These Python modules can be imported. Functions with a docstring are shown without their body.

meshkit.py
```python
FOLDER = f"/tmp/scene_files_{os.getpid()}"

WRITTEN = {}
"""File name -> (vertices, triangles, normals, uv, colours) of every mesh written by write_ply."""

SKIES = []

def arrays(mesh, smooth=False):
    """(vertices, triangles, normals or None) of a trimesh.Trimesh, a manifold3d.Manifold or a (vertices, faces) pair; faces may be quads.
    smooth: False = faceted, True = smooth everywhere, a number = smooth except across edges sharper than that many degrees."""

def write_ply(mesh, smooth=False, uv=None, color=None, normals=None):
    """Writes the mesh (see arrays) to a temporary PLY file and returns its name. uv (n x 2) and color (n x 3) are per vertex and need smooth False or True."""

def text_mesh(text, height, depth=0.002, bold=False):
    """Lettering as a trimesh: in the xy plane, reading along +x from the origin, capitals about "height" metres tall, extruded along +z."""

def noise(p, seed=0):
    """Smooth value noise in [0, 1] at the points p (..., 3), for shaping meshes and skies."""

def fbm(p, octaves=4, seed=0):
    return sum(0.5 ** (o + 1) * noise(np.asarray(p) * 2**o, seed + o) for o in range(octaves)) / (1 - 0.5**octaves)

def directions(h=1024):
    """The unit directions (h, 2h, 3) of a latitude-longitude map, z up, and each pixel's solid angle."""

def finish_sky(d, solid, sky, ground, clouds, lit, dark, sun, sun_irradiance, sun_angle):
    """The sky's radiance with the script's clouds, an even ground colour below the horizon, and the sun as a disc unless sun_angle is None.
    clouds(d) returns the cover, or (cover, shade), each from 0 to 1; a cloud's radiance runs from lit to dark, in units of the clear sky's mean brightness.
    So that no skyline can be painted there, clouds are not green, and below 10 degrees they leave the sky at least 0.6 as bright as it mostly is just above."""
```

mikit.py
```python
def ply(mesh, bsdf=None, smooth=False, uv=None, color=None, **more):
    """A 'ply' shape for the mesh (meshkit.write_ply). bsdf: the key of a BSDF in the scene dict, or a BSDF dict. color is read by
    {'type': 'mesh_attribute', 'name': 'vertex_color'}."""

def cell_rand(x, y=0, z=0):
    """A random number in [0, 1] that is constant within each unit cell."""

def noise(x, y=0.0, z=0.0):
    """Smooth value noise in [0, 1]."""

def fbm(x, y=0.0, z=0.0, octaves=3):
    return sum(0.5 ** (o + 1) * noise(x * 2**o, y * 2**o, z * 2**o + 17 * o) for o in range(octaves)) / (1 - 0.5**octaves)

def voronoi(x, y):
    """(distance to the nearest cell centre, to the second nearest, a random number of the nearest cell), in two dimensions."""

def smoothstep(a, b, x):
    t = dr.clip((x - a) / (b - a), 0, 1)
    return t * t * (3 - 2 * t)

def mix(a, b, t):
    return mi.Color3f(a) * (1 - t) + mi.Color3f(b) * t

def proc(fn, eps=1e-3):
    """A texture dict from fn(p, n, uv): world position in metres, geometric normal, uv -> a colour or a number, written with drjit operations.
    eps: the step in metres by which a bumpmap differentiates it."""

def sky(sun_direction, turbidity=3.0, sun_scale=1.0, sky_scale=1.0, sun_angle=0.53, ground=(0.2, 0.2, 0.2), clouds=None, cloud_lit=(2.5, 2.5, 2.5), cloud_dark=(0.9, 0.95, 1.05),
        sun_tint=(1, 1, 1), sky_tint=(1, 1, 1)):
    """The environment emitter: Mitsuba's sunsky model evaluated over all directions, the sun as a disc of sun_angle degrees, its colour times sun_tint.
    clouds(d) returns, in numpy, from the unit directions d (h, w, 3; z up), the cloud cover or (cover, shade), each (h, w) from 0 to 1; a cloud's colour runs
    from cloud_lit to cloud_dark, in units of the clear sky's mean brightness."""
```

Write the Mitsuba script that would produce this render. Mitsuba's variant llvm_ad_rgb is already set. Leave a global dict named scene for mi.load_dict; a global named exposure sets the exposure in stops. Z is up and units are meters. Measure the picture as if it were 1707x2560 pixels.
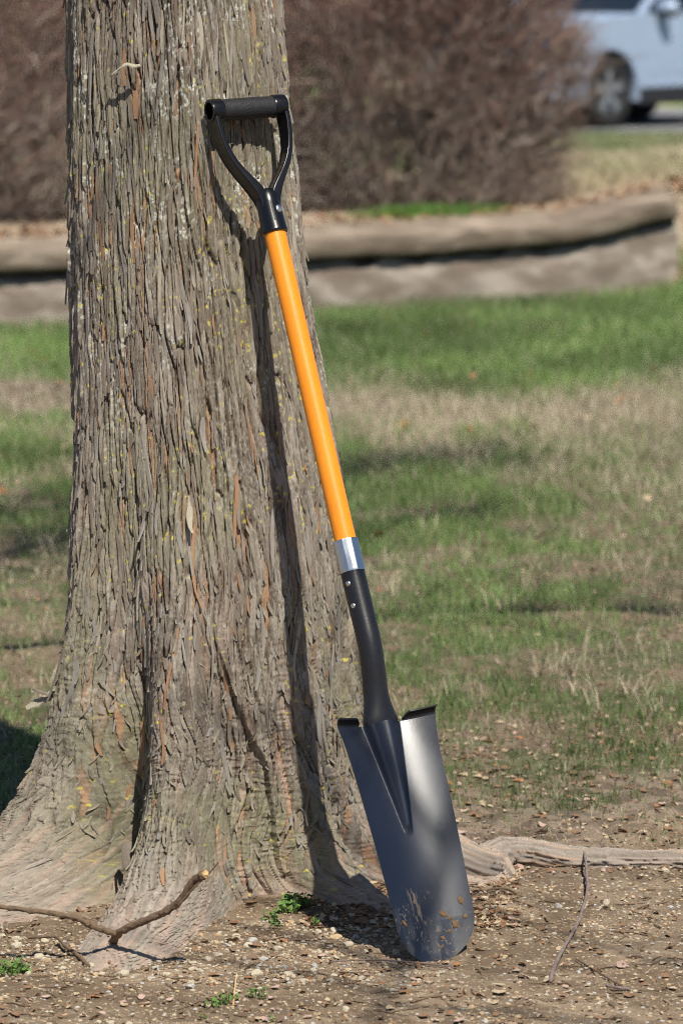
import math, random
import numpy as np, trimesh, manifold3d as m3
import drjit as dr, mitsuba as mi
import mikit, meshkit
from mikit import proc, noise, fbm, voronoi, smoothstep, mix, ply

T = mi.ScalarTransform4f
scene, labels = {}, {}
rng = np.random.default_rng(7)

# ------------------------------------------------------------------ camera, light, exposure
CAM_H, F_PX, PITCH = 1.38, 11480.0, math.atan(1310 / 11480.0)
fwd = np.array([0, math.cos(PITCH), -math.sin(PITCH)])
upv = np.array([0, math.sin(PITCH), math.cos(PITCH)])
scene['camera'] = dict(type='thinlens', fov=2 * math.degrees(math.atan(853.5 / F_PX)), fov_axis='x',
                       to_world=T().look_at(origin=[0, 0, CAM_H], target=[0, fwd[1], CAM_H + fwd[2]], up=[0, 0, 1]),
                       aperture_radius=0.0095, focus_distance=6.72, near_clip=0.1, far_clip=5000.0)
SUN_AZ, SUN_EL = math.radians(18), math.radians(51)
SUN = np.array([math.sin(SUN_AZ) * math.cos(SUN_EL), -math.cos(SUN_AZ) * math.cos(SUN_EL), math.sin(SUN_EL)])
scene['sky'] = mikit.sky(SUN.tolist(), turbidity=3, sky_scale=0.5, sky_tint=(0.95, 1.0, 1.08), sun_tint=(0.88, 1.0, 1.18), ground=(0.2, 0.18, 0.13))
exposure = 2.0


def ray(px, py):
    d = fwd + np.array([1, 0, 0]) * (px - 853.5) / F_PX - upv * (py - 1280) / F_PX
    return d / d[1]


def at(px, py, Y):
    """the world point seen at photo pixel (px, py) at distance Y"""
    return np.array([0, 0, CAM_H]) + ray(px, py) * Y


def sst(a, b, x):
    t = np.clip((np.asarray(x, float) - a) / (b - a), 0, 1)
    return t * t * (3 - 2 * t)


# ------------------------------------------------------------------ helpers
def add(key, shape, **lab):
    k, n = key, 0
    while k in scene:
        n += 1
        k = f'{key}_{n:03d}'
    scene[k] = shape
    if lab:
        labels[k] = lab
    return k


names = {}


def thing(key, label, category, group=None, kind=None):
    n = names.get(key, -1) + 1
    names[key] = n
    k = key if n == 0 else f'{key}_{n:03d}'
    labels[k] = {'label': label}
    if category: labels[k]['category'] = category
    if group: labels[k]['group'] = group
    if kind: labels[k]['kind'] = kind
    return k


def bsdf(name, **kw):
    two = kw.pop('two', True)
    bump = kw.pop('bump', None)
    d = dict(type='principled', **kw)
    if bump:
        d = dict(type='bumpmap', arbitrary=bump[0], scale=bump[1], nested=d)
    scene[name] = dict(type='twosided', nested=d) if two else d
    return name


VC = {'type': 'mesh_attribute', 'name': 'vertex_color'}
rgb = lambda *c: {'type': 'rgb', 'value': list(c)}


def frames(P):
    t = np.gradient(P, axis=0)
    t /= np.linalg.norm(t, axis=1, keepdims=True) + 1e-12
    a = np.zeros_like(P)
    ref = np.array([0.0, 0, 1]) if abs(t[0, 2]) < .9 else np.array([1.0, 0, 0])
    v = ref - t[0] * (ref @ t[0])
    for i in range(len(P)):
        v = v - t[i] * (v @ t[i])
        v /= np.linalg.norm(v) + 1e-12
        a[i] = v
    return t, a, np.cross(t, a)


def tube(P, r, n=10, wob=0.0, seed=0):
    P = np.asarray(P, float)
    r = np.broadcast_to(np.asarray(r, float), (len(P),))
    t, a, b = frames(P)
    ang = np.arange(n) * 2 * np.pi / n
    rr = r[:, None] * np.ones(n)
    if wob:
        q = np.stack([np.cos(ang)[None] * 2 + 0 * rr, np.sin(ang)[None] * 2 + 0 * rr, np.cumsum(np.r_[0, np.linalg.norm(np.diff(P, axis=0), axis=1)])[:, None] / np.maximum(r.mean(), 1e-4) * .6 + 0 * rr], -1)
        rr = rr * (1 + wob * (meshkit.fbm(q + 31, 2, seed) - .5) * 2)
    V = P[:, None] + rr[..., None] * (np.cos(ang)[None, :, None] * a[:, None] + np.sin(ang)[None, :, None] * b[:, None])
    m = len(P)
    i, j = np.meshgrid(np.arange(m - 1), np.arange(n), indexing='ij')
    k = (j + 1) % n
    q = np.stack([i * n + j, i * n + k, (i + 1) * n + k, (i + 1) * n + j], -1).reshape(-1, 4)
    F = np.vstack([q[:, [0, 1, 2]], q[:, [0, 2, 3]]])
    V = np.vstack([V.reshape(-1, 3), P[:1], P[-1:]])
    jj = np.arange(n); kk = (jj + 1) % n
    F = np.vstack([F, np.stack([0 * jj + m * n, kk, jj], 1), np.stack([0 * jj + m * n + 1, (m - 1) * n + jj, (m - 1) * n + kk], 1)])
    return trimesh.Trimesh(V, F, process=False)


def spline(pts, n):
    from scipy.interpolate import PchipInterpolator, CubicSpline
    p = np.asarray(pts, float)
    s = np.r_[0, np.cumsum(np.linalg.norm(np.diff(p, axis=0), axis=1))]
    return (PchipInterpolator(s, p))(np.linspace(0, s[-1], n))


def cat(ms):
    return trimesh.util.concatenate(ms)


def join(vs, fs):
    off, F = 0, []
    for v, f in zip(vs, fs):
        F.append(f + off); off += len(v)
    return np.vstack(vs), np.vstack(F)


def grid_faces(m, n, wrap=False):
    nn = n if wrap else n - 1
    i, j = np.meshgrid(np.arange(m - 1), np.arange(nn), indexing='ij')
    k = (j + 1) % n
    q = np.stack([i * n + j, i * n + k, (i + 1) * n + k, (i + 1) * n + j], -1).reshape(-1, 4)
    return np.vstack([q[:, [0, 1, 2]], q[:, [0, 2, 3]]])


# ------------------------------------------------------------------ ground
WX = np.array([-9, -4, -1.3, 0, 1.0, 1.6, 3])
WY = np.array([16.2, 17.6, 18.8, 19.7, 20.4, 21.0, 22.0])
WZB = np.array([-.02, -.02, -.01, 0, .0, .0, .02])
WZT = np.array([.315, .315, .315, .317, .338, .372, .39])
WALL_END = 1.53


from scipy.interpolate import PchipInterpolator as PCH
_wy, _wzt = PCH(WX, WY), PCH(WX, np.array([.315, .315, .315, .317, .345, .435, .46]))


def wall_y(x): return np.where(np.asarray(x) < -9, WY[0], np.where(np.asarray(x) > 3, WY[-1], _wy(np.clip(x, -9, 3))))


def ground_z(x, y, fine=True):
    x, y = np.broadcast_arrays(np.asarray(x, float), np.asarray(y, float))
    s = y - wall_y(x)
    zb, zt = np.interp(x, WX, WZB), _wzt(np.clip(x, -9, 3))
    base = zb * sst(12, 19, y)
    end = sst(WALL_END - .02, WALL_END + .9, x)
    step = np.where(x < WALL_END + .0, sst(.14, .24, s), sst(-.5, 1.4, s))
    hi = (zt - .02) * (1 - sst(2.0, 24, s)) - .04 * sst(10, 24, s)
    z = base * (1 - step) + hi * step
    r = np.hypot(x + .19, y - 7.0)
    z = z + .022 * np.exp(-(r / .34) ** 2) * (1 + .6 * meshkit.noise(np.stack([x * 6, y * 6, 0 * x], -1)))
    z = z + .014 * np.exp(-((y - 7.22) / .055) ** 2) * sst(.20, .34, x) * sst(1.5, 1.2, x)
    q_ = np.hypot((x - .135) / .09, (y - 6.50) / .035)
    z = z + .007 * np.exp(-(q_ - .9) ** 2 / .25) * (y < 6.56)
    p = np.stack([x, y, 0 * x], -1)
    near = np.clip(1 - sst(60, 300, np.hypot(x, y)), 0, 1)
    z = z + near * .030 * (meshkit.fbm(p * 1.3 + 5, 2, 3) - .5) * sst(7.4, 10, y) + .012 * near * (meshkit.fbm(p * 5 + 5, 2, 4) - .5)
    if fine:
        z = z + near * (.011 * (meshkit.fbm(p * 28 + 9, 3, 8) - .5) + .005 * np.maximum(meshkit.noise(p * 95 + 3, 5) - .62, 0) / .38)
    return z


GRID = {}


def gz(x, y):
    """ground height read off the finished sheet (bilinear)"""
    xs_, ys_, Z = GRID['x'], GRID['y'], GRID['z']
    i = np.clip(np.searchsorted(ys_, y) - 1, 0, len(ys_) - 2); j = np.clip(np.searchsorted(xs_, x) - 1, 0, len(xs_) - 2)
    a = (y - ys_[i]) / (ys_[i + 1] - ys_[i]); b = (x - xs_[j]) / (xs_[j + 1] - xs_[j])
    return (Z[i, j] * (1 - b) + Z[i, j + 1] * b) * (1 - a) + (Z[i + 1, j] * (1 - b) + Z[i + 1, j + 1] * b) * a


def on_ground(px, py):
    d = ray(px, py); Y = (0 - CAM_H) / d[2]
    for _ in range(5):
        z = float(gz(d[0] * Y, Y)); Y = (z - CAM_H) / d[2]
    return np.array([d[0] * Y, Y, float(gz(d[0] * Y, Y))])


ys = np.r_[-np.geomspace(3000, 1, 24), np.linspace(0, 5.5, 12), np.arange(5.7, 8.3, .009), np.arange(8.31, 12, .03), np.arange(12.05, 18, .08), np.arange(18.05, 25, .05), np.geomspace(25.2, 3000, 50)]
xs = np.r_[-np.geomspace(2500, 3.2, 26), np.arange(-3, -1, .05), np.arange(-1, 1.0, .009), np.arange(1, 3, .05), np.geomspace(3.2, 2500, 26)]
YY, XX = np.meshgrid(ys, xs, indexing='ij')
ZZ = ground_z(XX, YY)
GRID.update(x=xs, y=ys, z=ZZ)
gm = trimesh.Trimesh(np.stack([XX, YY, ZZ], -1).reshape(-1, 3), grid_faces(len(ys), len(xs)), process=False)


def zone_green(y, x, n):
    """cover of live grass along the depth of the lawn"""
    pass


def ground_col(p, n, uv):
    x, y = p.x, p.y
    a = fbm(x * 1.7, y * 1.1, 0.0, 3)
    b = fbm(x * 9, y * 9, 3.0, 3)
    c = noise(x * 60, y * 60, 1.0)
    d = noise(x * 240, y * 240, 2.0)
    soil = mix((.138, .100, .066), (.232, .174, .120), smoothstep(.3, .75, b))
    soil = mix(soil, (.115, .082, .056), smoothstep(.55, .85, c) * .65)
    soil = mix(soil, (.42, .36, .27), smoothstep(.78, .92, d) * .6)
    litter = mix((.108, .083, .062), (.20, .157, .118), smoothstep(.35, .7, noise(x * 45, y * 30, 4.0)))
    thatch = mix((.135, .10, .066), (.055, .075, .028), smoothstep(.35, .65, b))
    straw = mix((.34, .29, .21), (.21, .165, .115), c)
    green = mix((.06, .11, .03), (.10, .14, .05), b)
    yy = y + (a - .5) * 2.2 + x * .05
    col = mix(soil, litter, smoothstep(7.1, 7.9, yy))
    col = mix(col, mix(litter, thatch, .65), smoothstep(7.6, 8.8, yy))
    col = mix(col, mix(litter, straw, smoothstep(-.6, .5, x)), smoothstep(13.6, 14.6, yy) * .8)
    col = mix(col, green, smoothstep(15.6, 16.4, yy))
    s = y - 19.7 - x * .75
    col = mix(col, mix((.30, .245, .18), (.20, .13, .09), smoothstep(.4, .7, noise(x * 12, y * 12))), smoothstep(.0, .2, s) * smoothstep(2.2, 1.5, x))
    far = mix((.40, .35, .22), (.16, .20, .08), smoothstep(.4, .62, fbm(x * .9, y * .35, 7.0, 2)))
    col = mix(col, far, smoothstep(3.0, 4.0, y - 21.0 + dr.maximum(x - 1.6, 0) * 2))
    return col


bsdf('ground_mat', base_color=proc(ground_col), roughness=.95, specular=.15, bump=(proc(lambda p, n, uv: fbm(p.x * 130, p.y * 130, p.z * 130, 3), eps=1.5e-3), .0035))
scene['ground'] = ply(gm, 'ground_mat', smooth=True)
labels['ground'] = dict(label='bare brown soil running back into patchy lawn', category='ground', kind='structure')

# road under the parked car
ry = 45.3
rx = np.linspace(-120, 120, 61)
ryv = np.r_[np.linspace(ry, ry + 9, 19)]
RY, RX = np.meshgrid(ryv, rx, indexing='ij')
rz = ground_z(RX, RY, False).max() + .012
road = trimesh.creation.box((240, 9, .10)); road.apply_translation((0, ry + 4.5, rz - .05))
bsdf('asphalt', base_color=proc(lambda p, n, uv: mix((.10, .10, .105), (.15, .15, .155), fbm(p.x * 6, p.y * 6, 0.0, 3))), roughness=.9)
scene['road'] = ply(road, 'asphalt')
labels['road'] = dict(label='grey asphalt road beyond the lawn under the parked car', category='road', kind='structure')
ROAD_Z = rz

# ------------------------------------------------------------------ tree trunk
TY = 7.0


def trunk_cx(z):
    return np.interp(z, [-.2, 0, .447, .63, 1.0, 1.36, 3, 8], [-.188, -.188, -.196, -.2085, -.2366, -.252, -.31, -.42])


def lobe_amp(z, A, h, A2=0, h2=.04):
    zz = np.maximum(z, -.1)
    return A * np.exp(-np.maximum(zz, 0) / h) + A2 * np.exp(-np.maximum(zz, -.06) / h2)


LOBES = [  # angle, sigma, A, h, A2, h2
    (-64, 20, .20, .20, .30, .075),
    (-13, 14, .17, .22, .25, .070),
    (44, 12, .080, .17, .14, .040),
    (97, 20, .10, .20, .18, .045),
    (160, 20, .15, .2, .15, .05),
    (-130, 22, .15, .22, .18, .05)]


def trunk_R(th, z):
    """smooth radius of the trunk with its root flares; th in radians, 0 faces the lens, + to the right"""
    wl = np.interp(z, [-.2, .3, .447, .52, .63, 1.0, 1.36, 3, 8], [.195, .195, .197, .195, .189, .171, .1585, .135, .07])
    wr = np.interp(z, [-.2, .3, .447, .52, .63, 1.0, 1.36, 3, 8], [.20, .20, .200, .197, .191, .171, .1585, .135, .07])
    R = np.where(np.sin(th) < 0, wl, wr)
    d = np.degrees(th)
    for a, s, A, h, A2, h2 in LOBES:
        if a == -64: a = -64 + 14 * np.exp(-np.maximum(z, 0) / .06)
        dd = (d - a + 180) % 360 - 180
        R = R + (lobe_amp(z, A, h, A2, h2)) * np.exp(-(dd / s) ** 2)
        R = R + .013 * np.exp(-((z - .42) / .25) ** 2) * np.exp(-(dd / (s * 1.1)) ** 2)
    # hollow folds between the flares
    for a, s, dep, h in ((-36, 9, .045, .24), (-35, 8, .13, .085), (22, 6, .018, .2), (70, 9, .03, .25)):
        dd = (d - a + 180) % 360 - 180
        R = R - dep * np.exp(-np.maximum(z, 0) / h) * np.exp(-(dd / s) ** 2)
    # a long raised seam running down to the right over the flare
    zc = np.interp(d, [3, 8, 14, 22, 26, 28], [.40, .34, .28, .22, .13, .05])
    R = R + .015 * sst(-.004, .005, z - zc) * np.exp(-np.maximum(z - zc, 0) / .10) * sst(2, 7, d) * sst(34, 28, d)
    p = np.stack([np.sin(th) * 1.6, np.cos(th) * 1.6, z * 3.2 + 0 * th], -1)
    R = R + .014 * (meshkit.fbm(p + 11, 3, 21) - .5)
    f = np.stack([d / 8.5 + 1.2 * np.sin(z * 6), z * 3.5 + 0 * th, 0 * z + 0 * th + 5], -1)
    R = R + sst(.66, .22, z) * np.cos(np.radians(np.clip(np.abs(d) - 90, 0, 90))) * .050 * (meshkit.fbm(f + 40, 2, 23) - .5) * sst(175, 150, np.abs(d))
    return R


TZ = {}


def tR(th, z):
    if not TZ:
        TZ['t'] = np.linspace(-math.pi, math.pi, 721); TZ['z'] = np.arange(-.12, 1.6, .004)
        zz, tt = np.meshgrid(TZ['z'], TZ['t'], indexing='ij'); TZ['R'] = trunk_R(tt, zz)
    i = min(max((z + .12) / .004, 0), len(TZ['z']) - 1.001); j = min(max((th + math.pi) / (2 * math.pi) * 720, 0), 719.999)
    a, b = int(i), int(j); i -= a; j -= b; R = TZ['R']
    return float((R[a, b] * (1 - j) + R[a, b + 1] * j) * (1 - i) + (R[a + 1, b] * (1 - j) + R[a + 1, b + 1] * j) * i)


def cells(u, v, su, sv, seed):
    """stretched voronoi cells: (random of the cell, edge distance, position along the cell)"""
    x, y = u / su, v / sv
    ix, iy = np.floor(x), np.floor(y)
    f1 = np.full(x.shape, 9.0); f2 = f1.copy(); w = np.zeros_like(x); oy = np.zeros_like(x)

    def h(a, b, k):
        n = (a.astype(np.int64) * 374761393 + b.astype(np.int64) * 668265263 + (seed * 7 + k) * 2147483647) & 0xFFFFFFFF
        n = ((n ^ (n >> 13)) * 1274126177) & 0xFFFFFFFF
        return ((n ^ (n >> 16)) & 0xFFFFFF) / 16777215.0
    for a in (-1, 0, 1):
        for b in (-1, 0, 1):
            cx, cy = ix + a, iy + b
            dx, dy = cx + h(cx, cy, 1) - x, cy + h(cx, cy, 2) - y
            d = np.hypot(dx, dy * .8)
            m = d < f1
            f2 = np.where(m, f1, np.minimum(f2, d))
            w = np.where(m, h(cx, cy, 3), w); oy = np.where(m, dy, oy); f1 = np.where(m, d, f1)
    return w, f2 - f1, oy


def nz(u, v, su, sv, seed, oct=2):
    return meshkit.fbm(np.stack([u / su + 100, v / sv + 100, 0 * u + seed * 3.7], -1), oct, seed)


dens = lambda a: 1 + .9 * np.exp(-((a + 32) / 34) ** 2)
_a = np.linspace(-112, 112, 4000); _c = np.cumsum(dens(_a)); th_front = np.radians(np.interp(np.linspace(_c[0], _c[-1], 600), _c, _a))
th_back = np.radians(np.linspace(112, 248, 56)[1:-1])
TH = np.r_[th_front, th_back]
zr = np.r_[np.arange(-.09, -.02, .003), np.arange(-.02, .12, .00045), np.arange(.12, .30, .0010), np.arange(.30, 1.50, .0018), np.linspace(1.51, 2.0, 12), np.linspace(2.1, 8, 28)]
Zg, Tg = np.meshgrid(zr, TH, indexing='ij')
Rg = trunk_R(Tg, Zg)
# lengths along the surface, so that the bark keeps its size on the flares
arc = np.cumsum(np.vstack([np.zeros((1, len(TH))), np.hypot(np.diff(Rg, axis=0), np.diff(Zg, axis=0))]), axis=0)
arc = arc[-1:] - arc
V0 = -arc
U0 = Tg * .185
P0 = np.stack([trunk_cx(Zg) + Rg * np.sin(Tg), TY - Rg * np.cos(Tg), Zg], -1)
dR = np.gradient(Rg, TH, axis=1)
SA = np.cumsum(np.hypot(Rg, dR) * np.gradient(TH)[None], axis=1)          # true length round the trunk, over the flares
UF = np.full(Zg.shape, 9.0); best = np.full(Zg.shape, 9e9)
for a_ in (-64, -13, 44, 97, 160, -130):
    ac = a_ + (14 * np.exp(-np.maximum(zr, 0) / .06) if a_ == -64 else 0 * zr)
    ac = np.where(ac < -112, ac + 360, ac)
    s0 = np.array([np.interp(math.radians(a__), TH, SA[k_]) for k_, a__ in enumerate(ac)])[:, None]
    dd_ = np.abs((np.degrees(Tg) - ac[:, None] + 180) % 360 - 180); m_ = dd_ < best
    UF = np.where(m_, SA - s0 + a_ * .01, UF); best = np.where(m_, dd_, best)
low = sst(.62, .18, Zg)          # the flares have smoother, wrinkled bark
lobe_pull = low * .012 * np.sin(V0 * 19 + 5 * nz(U0, V0, .15, .2, 3))
U = U0 + .010 * (nz(U0, V0, .06, .16, 1) - .5) + .004 * (nz(U0, V0, .02, .05, 2) - .5) + lobe_pull
Vv = V0 + .02 * (nz(U0, V0, .02, .1, 5) - .5)
w1, e1, o1 = cells(U, Vv, .0125, .125, 1)
w2, e2, o2 = cells(U + .3, Vv, .0085, .060, 2)
w3, e3, o3 = cells(U + .7, Vv, .0045, .026, 3)
ridge = 1 - np.abs(2 * nz(U, Vv, .011, .20, 9) - 1)
sw = sst(.55, .35, Zg)
UFw = UF + .012 * (nz(UF, V0, .05, .12, 18) - .5) + sw * .045 * (meshkit.fbm(P0 / .075, 2, 57) - .5)
Vv = Vv + sw * .05 * (meshkit.fbm(P0 / .075 + 9, 2, 58) - .5)
wf, ef, of = cells(UFw, Vv, .0125, .075, 8)
wg, eg, og = cells(UFw + .5, Vv, .0055, .034, 28)
flare = sst(.24, .36, Rg)
hgt = .0050 * w1 + .0028 * np.clip(o1 + .3, -.6, .8) * (w1 > .4) - .0056 * (1 - sst(.0, .17, e1))
hgt = hgt * (1 - .75 * flare) + flare * (.0080 * wf + .0055 * np.clip(of + .3, -.6, .8) * (wf > .35) - .0085 * (1 - sst(0, .22, ef)) + .0028 * wg - .0030 * (1 - sst(0, .22, eg)))
q0 = meshkit.fbm(P0 / .010, 3, 51); hgt += flare * .0045 * (q0 - .5)
hgt += sst(.7, .3, Zg) * .010 * (meshkit.fbm(P0 / .045, 2, 52) - .5)
hgt += (.0026 * w2 - .0020 * (1 - sst(0, .22, e2))) * (1 - .3 * low) * (1 - .8 * flare)
hgt += (.0012 * w3) * (1 - .3 * low) + .0035 * (ridge - .6)
hgt += .0009 * (nz(U, Vv, .0022, .012, 6) - .5) * 2
# cross wrinkles on the flares
wr = nz(UF, V0 + .025 * (meshkit.fbm(P0 / .05, 2, 53) - .5), .024, .0046, 14, 2) - .5
hgt = hgt * (1 - .25 * low) + low * .0052 * wr * (.4 + 1.2 * meshkit.fbm(P0 / .06, 2, 54))
hgt += low * .010 * (nz(U0 + .02 * np.sin(V0 * 14), V0, .035, .07, 15, 3) - .5)
fade = sst(1.6, 1.5, Zg) * .8 + .2
Rb = Rg + hgt * fade
CX = trunk_cx(Zg)
PT = np.stack([CX + Rb * np.sin(Tg), TY - Rb * np.cos(Tg), Zg], -1)
foot_ = sst(.17, .05, Zg) * flare
hgt = hgt * (1 - .65 * foot_) + foot_ * .0080 * (nz(UFw, V0, .010, .35, 77, 3) - .5)
# real colours of the plates: weathered grey, grey brown, freshly opened red brown, and lichen crusts; cracks also carry painted shade
mixv = lambda a, b, t: a * (1 - t[..., None]) + b * t[..., None]
A_ = lambda *c: np.array(c, float)
tone = nz(U0, V0, .10, .25, 31, 3)
fresh = sst(.62, .9, 1 - w1) * sst(.5, .9, 1 - w2)
C = mixv(A_(.115, .092, .072) * np.ones(3), A_(.275, .240, .198), sst(.1, .95, w2 * .55 + w3 * .25 + tone * .4 - .1)[...])
C = mixv(C, A_(.27, .268, .25), sst(.55, .95, w1 * .6 + wf * flare * .4) * .55)
C = mixv(C, A_(.185, .178, .110), sst(.42, .68, nz(U0, V0, .12, .18, 33)) * (.45 + .3 * low))         # greenish algae film
C = mixv(C, mixv(A_(.12, .10, .075) * np.ones(3), A_(.29, .262, .205), sst(.15, .9, wf * .5 + wg * .25 + q0 * .35)), flare * .8)
C = mixv(C, A_(.33, .195, .115), (1 - flare) * np.clip(fresh * .9 + (1 - sst(0, .10, e1)) * .35 * sst(.5, .7, nz(U0, V0, .05, .3, 35)), 0, .85))
bleach = sst(.12, .02, Zg) * sst(.50, .64, nz(UF, V0, .012, .2, 37, 3))
C = mixv(C, A_(.42, .39, .35), bleach * .4)
crack = A_(.050, .038, .028) * np.ones(3)  # dark debris in the cracks, with the shade of their depth painted in
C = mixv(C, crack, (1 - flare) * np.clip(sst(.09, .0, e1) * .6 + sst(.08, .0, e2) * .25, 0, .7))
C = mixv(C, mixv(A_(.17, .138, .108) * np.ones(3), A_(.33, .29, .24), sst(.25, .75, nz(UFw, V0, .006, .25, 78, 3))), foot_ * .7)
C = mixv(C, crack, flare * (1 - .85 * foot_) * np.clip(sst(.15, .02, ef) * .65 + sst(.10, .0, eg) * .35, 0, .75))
bare = low * sst(.60, .70, nz(UF, V0, .014, .11, 36, 3) + .05 * sst(.15, .02, Zg))
bare = np.clip(bare + sst(.10, .015, Zg) * sst(.44, .56, nz(UF, V0, .03, .12, 39, 2)), 0, 1)
C = mixv(C, A_(.34, .235, .185), bare * .45)
wl_, el_, ol_ = cells(U0, V0, .0054, .0054, 40)
lich = (wl_ > .70) & (np.hypot(0, 0) < 1)
spot = (1 - flare) * (.25 + .75 * sst(.55, 1.1, Zg)) * sst(.10, .24, el_) * (wl_ > .60) * sst(.50, .62, nz(U0, V0, .035, .06, 41, 3)) * (1 - .75 * sst(.35, .1, Zg))
C = mixv(C, A_(.50, .51, .45), spot * .85)
wy_, ey_, oy_ = cells(U0 + .4, V0, .0048, .0048, 44)
yel = (1 - flare) * sst(.12, .28, ey_) * (wy_ > .945) * sst(.40, .55, nz(U0, V0, .06, .1, 45))
C = mixv(C, A_(.46, .41, .075), yel * .8)
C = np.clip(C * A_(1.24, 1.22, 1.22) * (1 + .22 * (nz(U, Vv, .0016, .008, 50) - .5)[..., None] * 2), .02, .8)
nT = len(TH)
trunk = trimesh.Trimesh(PT.reshape(-1, 3), grid_faces(len(zr), nT, True), process=False)
def bark_bump(p, n, uv):
    th = dr.atan2(p.x + .2, 7.0 - p.y)
    rho = dr.sqrt(dr.square(p.x + .2) + dr.square(p.y - 7.0))
    along = rho - p.z + .012 * fbm(p.x * 22, p.y * 22, p.z * 22, 2)
    foot = smoothstep(.62, .25, p.z)
    grain = fbm(th * 190, p.z * 120, 0.0, 2)
    wrinkle = noise(along / .0042, th * rho / .035, 1.0)
    flow = fbm(th * rho / .0065, along / .10, 2.0, 3)
    return .30 * grain + foot * (.25 + .75 * smoothstep(.03, .16, p.z)) * (.42 * wrinkle * smoothstep(.35, .65, fbm(p.x * 26, p.y * 26, p.z * 26, 2)) + .95 * flow)


bsdf('bark_mat', base_color=VC, roughness=.92, specular=.12,
     bump=(proc(bark_bump, eps=7e-4), .0030))
tree = thing('tree', 'thick shaggy grey-brown tree trunk with flared roots that the shovel leans on', 'tree')
bsdf('bark_dust', base_color=proc(lambda p, n, uv: mix((.11, .09, .07), (.44, .42, .36), noise(p.x * 420, p.y * 420, p.z * 260))), roughness=.95, specular=.1)
scene['bark_speckled'] = dict(type='blendbsdf', weight=proc(lambda p, n, uv: (.5 * smoothstep(.56, .74, noise(p.x * 620 + 3, p.y * 620, p.z * 300)))), a={'type': 'ref', 'id': 'bark_mat'}, b={'type': 'ref', 'id': 'bark_dust'})
scene['tree__trunk'] = ply(trunk, 'bark_speckled', smooth=True, color=C.reshape(-1, 3))


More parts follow.
